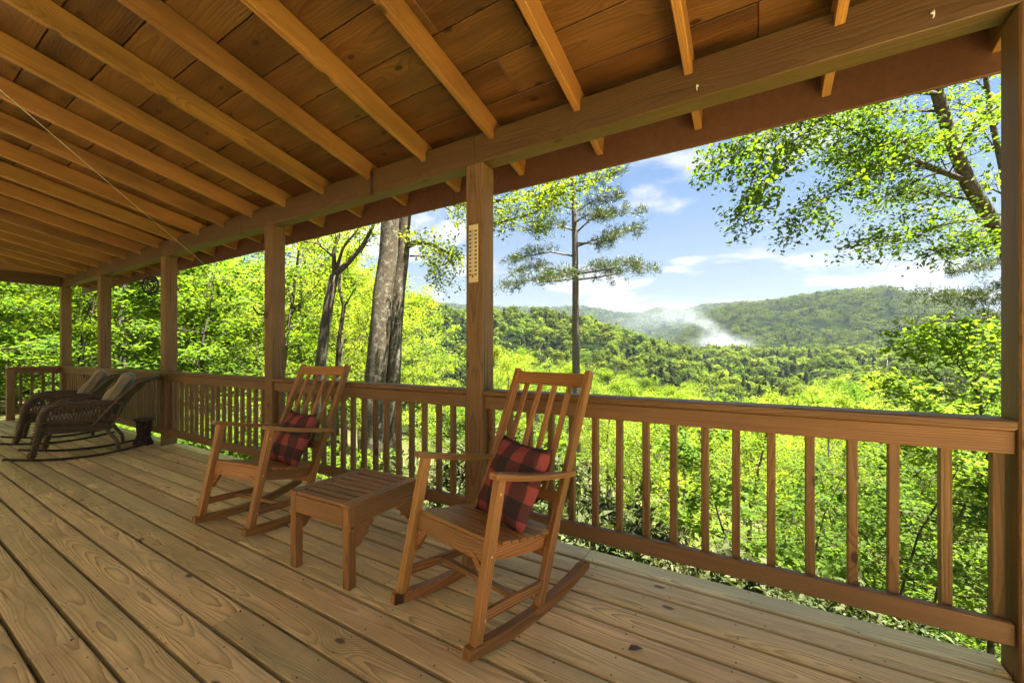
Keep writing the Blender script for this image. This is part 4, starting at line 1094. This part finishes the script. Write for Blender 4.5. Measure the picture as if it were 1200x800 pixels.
# flat-topped pine on the slope
b0 = at_depth(675, 520, 16.0); ob = (b0.x, b0.y, gz(b0.x, b0.y)); p = Plant(104)
tr = local(ob, [(b0.x, b0.y, ob[2] - .5), V(675.5, 520, 16), V(675, 430, 16), V(674.5, 340, 16), V(673.5, 270, 16), V(672, 215, 16), V(671, 170, 16)]); p.limb(tr, .19, .07, 10)
lim = [((673, 326), (640, 330, 15.6), (612, 328, 15.3), (590, 338, 15.2)), ((674, 328), (700, 325, 16.3), (735, 318, 16.5), (772, 314, 16.6)), ((674, 321), (700, 318, 15.5), (725, 312, 15.2), (748, 310, 15.1)),
       ((673, 322), (650, 315, 16.6), (628, 312, 17), (604, 318, 17.2)), ((673, 322), (665, 322, 14.8), (655, 322, 13.8), (640, 325, 13.2)), ((673, 322), (680, 318, 17), (700, 312, 18), (720, 308, 18.6)),
       ((673, 300), (645, 295, 15.8), (618, 300, 15.6), (600, 305, 15.5)), ((673, 290), (700, 280, 16.2), (730, 270, 16.4), (752, 268, 16.5)), ((673, 285), (700, 285, 15.6), (722, 280, 15.4)),
       ((673, 275), (690, 258, 16.4), (715, 250, 16.6), (755, 248, 16.8)), ((673, 270), (650, 262, 15.7), (625, 268, 15.5)), ((672, 262), (690, 250, 15.4), (712, 252, 15)), ((672, 250), (695, 235, 16), (725, 226, 16.2)), ((672, 245), (650, 238, 16.2), (632, 240, 16.5)),
       ((672, 225), (695, 212, 16), (728, 200, 16.2)), ((671, 210), (655, 205, 15.8), (640, 210, 15.6)), ((671, 200), (690, 190, 16.2), (715, 188, 16.4)), ((671, 185), (660, 178, 15.6), (645, 180, 15.4))]
for L in lim:
    pts = [V(L[0][0], L[0][1], 16)] + [V(*q) for q in L[1:]]
    p.leafy(local(ob, pts), .045, .008, 11, .75, 3, .09, .35, .13, .3, .08, 5, 1)
assemble('flat_topped_pine', p, pine_tufts(p, 'crown', 26, .18), ML['pine_bark'], ML['needle'], ob); tag(bpy.data.objects['flat_topped_pine'], 'tall bare-stemmed pine with flat spreading tiers against the sky', 'pine')
# leaning beech at the right post
b0 = Vector(ray(1330, CY)) * 4.6; ob = (b0.x, b0.y, gz(b0.x, b0.y)); p = Plant(105)
tr = local(ob, [(b0.x, b0.y, ob[2] - .4), V(1260, 440, 5.3), V(1205, 340, 5.8), V(1168, 270, 6.0), V(1135, 215, 6.0), V(1115, 165, 6.0), V(1097, 105, 6.0), V(1082, 40, 6.0), V(1070, -60, 6.0)]); p.limb(tr, .115, .055, 12)
for pts, r0, nb, bl in [([V(1132, 212, 6), V(1090, 195, 5.8), V(1050, 178, 5.6), V(1005, 158, 5.4), V(965, 140, 5.3)], .04, 14, .85), ([V(1132, 212, 6), V(1080, 195, 6.3), V(1030, 190, 6.5), V(985, 188, 6.7)], .03, 12, .8),
                        ([V(1115, 165, 6), V(1080, 165, 5.7), V(1040, 168, 5.5), V(1000, 178, 5.4)], .025, 12, .75), ([V(1100, 110, 6), V(1050, 105, 5.6), V(990, 118, 5.2), V(920, 138, 4.9), V(868, 165, 4.8), (V(835, 190, 4.7))], .032, 18, .65),
                        ([V(1095, 100, 6), V(1030, 80, 5.3), V(960, 100, 4.9), V(905, 150, 4.7), V(880, 215, 4.7), V(872, 262, 4.7)], .03, 15, .5), ([V(1160, 255, 6), V(1110, 262, 5.8), V(1060, 275, 5.6), V(1015, 280, 5.5)], .025, 12, .7),
                        ([V(1120, 175, 6), V(1150, 140, 6.3), V(1185, 110, 6.5), V(1220, 90, 6.7)], .03, 12, .9), ([V(1150, 235, 6), V(1110, 230, 6.4), V(1070, 225, 6.7), V(1030, 235, 7)], .025, 12, .8),
                        ([V(1105, 130, 6), V(1065, 130, 6.4), V(1020, 130, 6.8), V(970, 150, 7)], .025, 12, .8), ([V(1060, 180, 5.7), V(1010, 205, 5.4), V(960, 235, 5.2), V(935, 268, 5.1)], .015, 11, .5),
                        ([V(965, 140, 5.3), V(930, 165, 5.1), V(905, 195, 5.0), V(890, 240, 5.0)], .012, 9, .4), ([V(1170, 280, 6), V(1140, 290, 6), V(1105, 290, 6)], .02, 7, .6), ([V(1090, 60, 6), V(1130, 20, 6), V(1200, 0, 6)], .03, 10, .9), ([V(1080, 20, 6), V(1000, 0, 5.6), V(920, 20, 5.2), V(860, 60, 5)], .03, 14, .8)]:
    p.leafy(local(ob, pts), r0, .005, int(nb * 1.5), bl, 5, .08, .35, .16, .12, -.06, 6, 2)
assemble('beech_tree', p, p.crown('crown', 7, .070, .55, .5, .3, .5), ML['bark'], ML['beech'], ob); tag(bpy.data.objects['beech_tree'], 'leaning tree with drooping leafy branches over the thick end post', 'tree')
b0 = at_depth(1200, 500, 8.0); ob = (b0.x, b0.y, gz(b0.x, b0.y)); p = Plant(106)
tr = local(ob, [(b0.x, b0.y, ob[2] - .4), V(1195, 400, 8), V(1185, 280, 8), V(1175, 200, 8), V(1162, 140, 8), V(1155, 90, 8), V(1150, 0, 8)]); p.limb(tr, .07, .035, 8)
for pts, r0 in [([V(1172, 185, 8), V(1150, 150, 8), V(1120, 115, 8)], .02), ([V(1165, 150, 8), V(1185, 120, 8), V(1210, 100, 8)], .02), ([V(1180, 230, 8), V(1150, 215, 8), V(1120, 225, 8)], .02), ([V(1158, 110, 8), V(1140, 90, 8), V(1110, 80, 8)], .02), ([V(1182, 260, 8), V(1150, 268, 8), V(1125, 285, 8)], .02)]:
    p.leafy(local(ob, pts), r0, .005, 9, .8, 4, .1, .35, .2, .1, .05, 5, 1)
assemble('slender_tree', p, p.crown('crown', 5, .10, .6), ML['bark'], ML['yellow'], ob); tag(bpy.data.objects['slender_tree'], 'slender upright tree half hidden by the thick end post', 'tree')
# maple by the right end of the railing
b0 = at_depth(1160, 560, 6.4); ob = (b0.x, b0.y, gz(b0.x, b0.y)); p = Plant(107)
tr = local(ob, [(b0.x, b0.y, ob[2] - .3), V(1162, 600, 6.4), V(1158, 520, 6.4), V(1150, 480, 6.4), V(1147, 462, 6.4)]); p.limb(tr, .045, .025, 8)
for pts, r0, nb in [([V(1155, 495, 6.4), V(1125, 470, 6.3), V(1095, 440, 6.2), V(1070, 415, 6.2), V(1055, 400, 6.1)], .016, 13), ([V(1148, 465, 6.4), V(1125, 430, 6.5), V(1105, 410, 6.6), V(1080, 392, 6.7)], .014, 12), ([V(1147, 462, 6.4), V(1132, 425, 6.4), V(1120, 400, 6.3), V(1112, 385, 6.3)], .014, 11),
                    ([V(1147, 462, 6.4), V(1156, 435, 6.5), V(1157, 410, 6.6), V(1150, 385, 6.7)], .013, 10), ([V(1155, 500, 6.4), V(1110, 490, 6.1), V(1070, 470, 5.9), V(1045, 450, 5.8)], .012, 12), ([V(1158, 520, 6.4), V(1190, 480, 6.5), V(1220, 440, 6.6)], .014, 10), ([V(1152, 480, 6.4), V(1180, 440, 6.8), V(1190, 400, 7)], .012, 9), ([V(1160, 560, 6.4), V(1110, 540, 6.0), V(1060, 520, 5.8)], .012, 10), ([V(1160, 580, 6.4), V(1200, 540, 6.0), V(1240, 520, 5.8)], .012, 10)]:
    p.leafy(local(ob, pts), r0, .004, int(nb * 1.3), .6, 4, .06, .25, .16, .12, .10, 5, 1)
assemble('maple_tree', p, p.crown('crown', 6, .088, .75, .4, .2), ML['dark_bark'], ML['yellow'], ob); tag(bpy.data.objects['maple_tree'], 'young bright maple with thin spreading stems above the railing end', 'small tree')
# hemlock boughs right
b0 = Vector(ray(1290, CY)) * 13; ob = (b0.x, b0.y, gz(b0.x, b0.y)); p = Plant(108)
tr = local(ob, [(b0.x, b0.y, ob[2] - .4), (b0.x, b0.y, 4.0), (b0.x, b0.y, 10.0)]); p.limb(tr, .2, .08, 8)
for pts, r0, nb in [([V(1280, 350, 13), V(1200, 348, 12.5), V(1140, 350, 12.3), V(1080, 342, 12.2)], .04, 22), ([V(1280, 330, 13), V(1200, 335, 13.2), V(1150, 345, 13.5), V(1110, 350, 13.8)], .03, 16), ([V(1270, 370, 13), V(1190, 372, 13.5), V(1120, 375, 14), V(1055, 378, 14.4)], .04, 20), ([V(1270, 385, 13), V(1190, 390, 12.6), V(1130, 385, 12.4)], .03, 16),
                    ([V(1280, 300, 13), V(1200, 300, 12.6), V(1150, 312, 12.5), V(1125, 318, 12.4)], .03, 14), ([V(1280, 260, 13), V(1210, 265, 12.8), V(1165, 285, 12.6)], .03, 12), ([V(1285, 220, 13), V(1220, 235, 13), V(1180, 255, 13)], .03, 12)]:
    p.leafy(local(ob, pts), r0, .006, nb, .9, 4, .05, .2, .10, .15, .02, 5, 1)
assemble('hemlock_tree', p, pine_tufts(p, 'crown', 24, .15), ML['pine_bark'], ML['needle'], ob); tag(bpy.data.objects['hemlock_tree'], 'dark evergreen with flat boughs reaching out past the thick end post', 'evergreen')

# ------------------------------------------------------------------ ground cover by the deck
K = 42000; X = rg.uniform(-14, 3.5, K); Y = 2.5 + rg.exponential(2.2, K); P = np.stack([X, Y, ground(X, Y)], -1)
cl = bumps(X * 1.0, Y * 1.0, 2.2); hgt = rg.uniform(0.0, .32, K) * np.clip(.5 + cl * 1.4, .15, 1.2); P[:, 2] += hgt
me = leaf_mesh('ground_cover', P, np.array([0, 0, 1.0]) + rg.normal(0, .5, (K, 3)), rg.normal(0, 1, (K, 3)), rg.uniform(.05, .11, K), .6, rg.rand(K))
tag(link('ground_cover', me, ML['green']), 'leafy green ground cover on the bank beside the deck', 'ground cover', kind='stuff')

# ------------------------------------------------------------------ woods on the hills
def wood_mass(name, r0, r1, sp, nq, fac, az0, az1, lb, seed, hts=(9, 15), pine=.25, dark=.8, wide=1.0):
    r = np.random.RandomState(seed); area = .5 * (az1 - az0) * (r1 ** 2 - r0 ** 2); n = int(area / sp ** 2)
    rad = np.sqrt(r.uniform(r0 ** 2, r1 ** 2, n)); az = r.uniform(az0, az1, n); x, y = rad * np.sin(az), rad * np.cos(az); g = ground(x, y); h = r.uniform(*hts, n)
    el = (g + h - CAM_H) / rad
    keep = np.ones(n, bool)
    # leave out what the nearer hills hide
    gr = np.geomspace(90, r1, 60); A = np.linspace(az0, az1, 180); G = ground(gr[None] * np.sin(A)[:, None], gr[None] * np.cos(A)[:, None]); E = np.maximum.accumulate((G + 4 - CAM_H) / gr[None], 1)
    ai = np.clip(((az - az0) / (az1 - az0) * 179).astype(int), 0, 179); ri = np.clip(np.searchsorted(gr, rad) - 2, 0, 59)
    keep = el > E[ai, ri] - .012
    x, y, g, h, rad = x[keep], y[keep], g[keep], h[keep], rad[keep]; n = len(x)
    h = h * r.uniform(.85, 1.15, n); conif = r.rand(n) < pine * (1 + .8 * np.sign(bumps(x, y, 90.0)))
    cw = np.where(conif, r.uniform(1.8, 2.6, n), r.uniform(3.0, 4.9, n)) * sp / 6.5 * wide
    K = n * nq; ti = np.repeat(np.arange(n), nq)
    # lumpy crowns: each leaf clump hangs on one of several lobes
    nl = 9; u = norm(r.normal(0, 1, (n, nl, 3)) + np.array([0, 0, .35])); lob = u * np.array([1, 1, .8]) * r.uniform(.35, .85, (n, nl, 1)); li = r.randint(0, nl, K)
    q = norm(r.normal(0, 1, (K, 3)) + np.array([0, 0, .3])); off = lob[ti, li] + q * r.uniform(.25, .48, (K, 1))
    ch_ = h * np.where(conif, .36, .30)
    cone = np.where(conif[ti], np.clip(1.0 - .75 * (off[:, 2] * .5 + .5), .1, 1.2), 1.0)
    P = np.stack([x[ti] + off[:, 0] * cw[ti] * cone, y[ti] + off[:, 1] * cw[ti] * cone, g[ti] + h[ti] - ch_[ti] + off[:, 2] * ch_[ti]], -1)
    nn = norm(q + off * .6 + r.normal(0, .14, (K, 3))); dd = r.normal(0, 1, (K, 3))
    base = np.where(conif[:, None], np.array([.068, .088, .026]), np.array([.090, .142, .018]))
    yel = np.clip(r.normal(.35, .35, n), 0, 1)[:, None] * (~conif[:, None])
    base = base * (1 - yel) + np.array([.155, .190, .018]) * yel
    base = base * dark * r.uniform(.7, 1.25, (n, 1)) * np.where(bumps(x, y, 140.0) > .05, .82, 1.0)[:, None]
    c = base[ti] * r.uniform(.88, 1.14, (K, 1))
    me = leaf_mesh(name, P, nn, dd, fac * sp / 6.5 * r.uniform(.7, 1.3, K), .85, r.rand(K), .12, c)
    return tag(link(name, me, ML['far']), lb, 'forest', kind='stuff')
A0, A1 = R(-70), R(33)
wood_mass('near_wood', 82, 190, 6.0, 350, .86, A0, A1, 'mixed green woodland on the lower slope and valley', 201, (10, 16), .4)
wood_mass('hill_wood', 190, 450, 6.8, 165, 1.25, R(-62), A1, 'rounded green treetops covering the middle hill and valley floor', 202, (10, 15), .3)
wood_mass('ridge_wood', 450, 1050, 7.6, 46, 1.6, R(-58), A1, 'forest covering the long green ridge', 203, (9, 14), .25, .48, 1.4)
wood_mass('far_wood', 1050, 1900, 17.0, 14, 2.0, R(-58), A1, 'hazy forest on the most distant hills', 204, (8, 14), .25, .45, 1.5)
wood_mass('deep_wood', 40, 82, 5.0, 330, .75, R(-125), R(-52), 'deep green wood filling in behind the forest edge', 205, (10, 17), .1, .9)

# ------------------------------------------------------------------ smoke rising from the valley
def smoke():
    c = at_depth(862, 401, 420.0); t = NT('smoke_volume'); pos = t.n('NewGeometry').outputs['Position']
    rel = t.n('VectorMath', _operation='SUBTRACT', i0=pos, i1=tuple(c)).outputs[0]
    wn = t.noise(pos, 0.035, 3.0, 0.6); wc = t.n('SeparateColor', i0=wn.outputs['Color'])
    def dot(v): return t.n('VectorMath', _operation='DOT_PRODUCT', i0=rel, i1=v).outputs['Value']
    def wob(sock, amp): return t.math('MULTIPLY', t.math('SUBTRACT', sock, 0.5), amp)
    u = t.math('ADD', dot((_c, _s, 0.0)), wob(wc.outputs[0], 26.0)); w = t.math('ADD', dot((0.0, 0.0, 1.0)), wob(wc.outputs[1], 22.0)); d = dot((-_s, _c, 0.0))
    h = t.math('SUBTRACT', t.step(u, -10.0, -42.0, 0.0, 29.0), t.step(u, -60.0, -140.0, 0.0, 13.0))
    T = t.math('ADD', t.step(u, 8.0, -40.0, 2.5, 9.0), t.step(u, -60.0, -120.0, 0.0, 7.0))
    def g(x, s): q = t.math('DIVIDE', x, s); return t.math('EXPONENT', t.math('MULTIPLY', t.math('MULTIPLY', q, q), -1.0))
    plume = t.math('MULTIPLY', g(t.math('SUBTRACT', w, h), T), t.math('MULTIPLY', t.step(u, 16.0, 4.0), t.step(u, -150.0, -25.0, 0.0, 1.0)))
    base = t.math('MULTIPLY', g(w, 5.0), g(t.math('ADD', u, 14.0), 20.0))
    n1 = t.noise(pos, 0.11, 6.0, 0.65, 0.4)
    dens = t.math('MULTIPLY', t.math('MULTIPLY', t.math('ADD', plume, t.math('MULTIPLY', base, 2.4)), g(d, 13.0)), t.step(n1.outputs['Fac'], 0.32, 0.66, 0.1, 1.0))
    pv = t.n('VolumePrincipled', Color=(0.80, 0.86, 0.93), Density=t.math('MULTIPLY', dens, SMOKE_D), Anisotropy=0.2)
    mat = t.out(None, pv.outputs[0])
    # one rounded body of air that holds the whole plume
    mb = MB(); nu, nv = 24, 12; cc = Vector(c) + Vector((_c, _s, 0)) * -62 + Vector((0, 0, 14))
    for i in range(nv + 1):
        for k in range(nu):
            a, bb = 2 * math.pi * k / nu, math.pi * (i / nv - .5)
            p = Vector((_c, _s, 0)) * (105 * math.cos(a) * math.cos(bb)) + Vector((-_s, _c, 0)) * (30 * math.sin(a) * math.cos(bb)) + Vector((0, 0, 1)) * (42 * math.sin(bb)); mb.v.append(tuple(cc + p))
    for i in range(nv):
        for k in range(nu): mb.f.append((i * nu + k, i * nu + (k + 1) % nu, (i + 1) * nu + (k + 1) % nu, (i + 1) * nu + k))
    me = mb.mesh('smoke'); import bmesh
    bm = bmesh.new(); bm.from_mesh(me); bmesh.ops.remove_doubles(bm, verts=bm.verts, dist=.01); bm.to_mesh(me); bm.free()
    tag(link('smoke', me, mat), 'pale smoke drifting up from the wooded valley', 'smoke', kind='stuff')
SMOKE_D = 0.018
smoke()
# ------------------------------------------------------------------ haze in the air
t = NT('haze_air'); pv = t.n('VolumePrincipled', Color=(0.66, 0.80, 1.0), Density=0.00007, Anisotropy=0.1); hm = t.out(None, pv.outputs[0])
mb = MB(); zlo = float(Zg.min()) - 1.0; zhi = float(Zg.max()) + 25.0
mb.cbox(6100, 6100, zhi - zlo, 1.0, Matrix.Translation((0, 0, (zhi + zlo) / 2)))
tag(mb.build('haze', hm), 'thin summer haze over the valley', 'haze', kind='stuff')
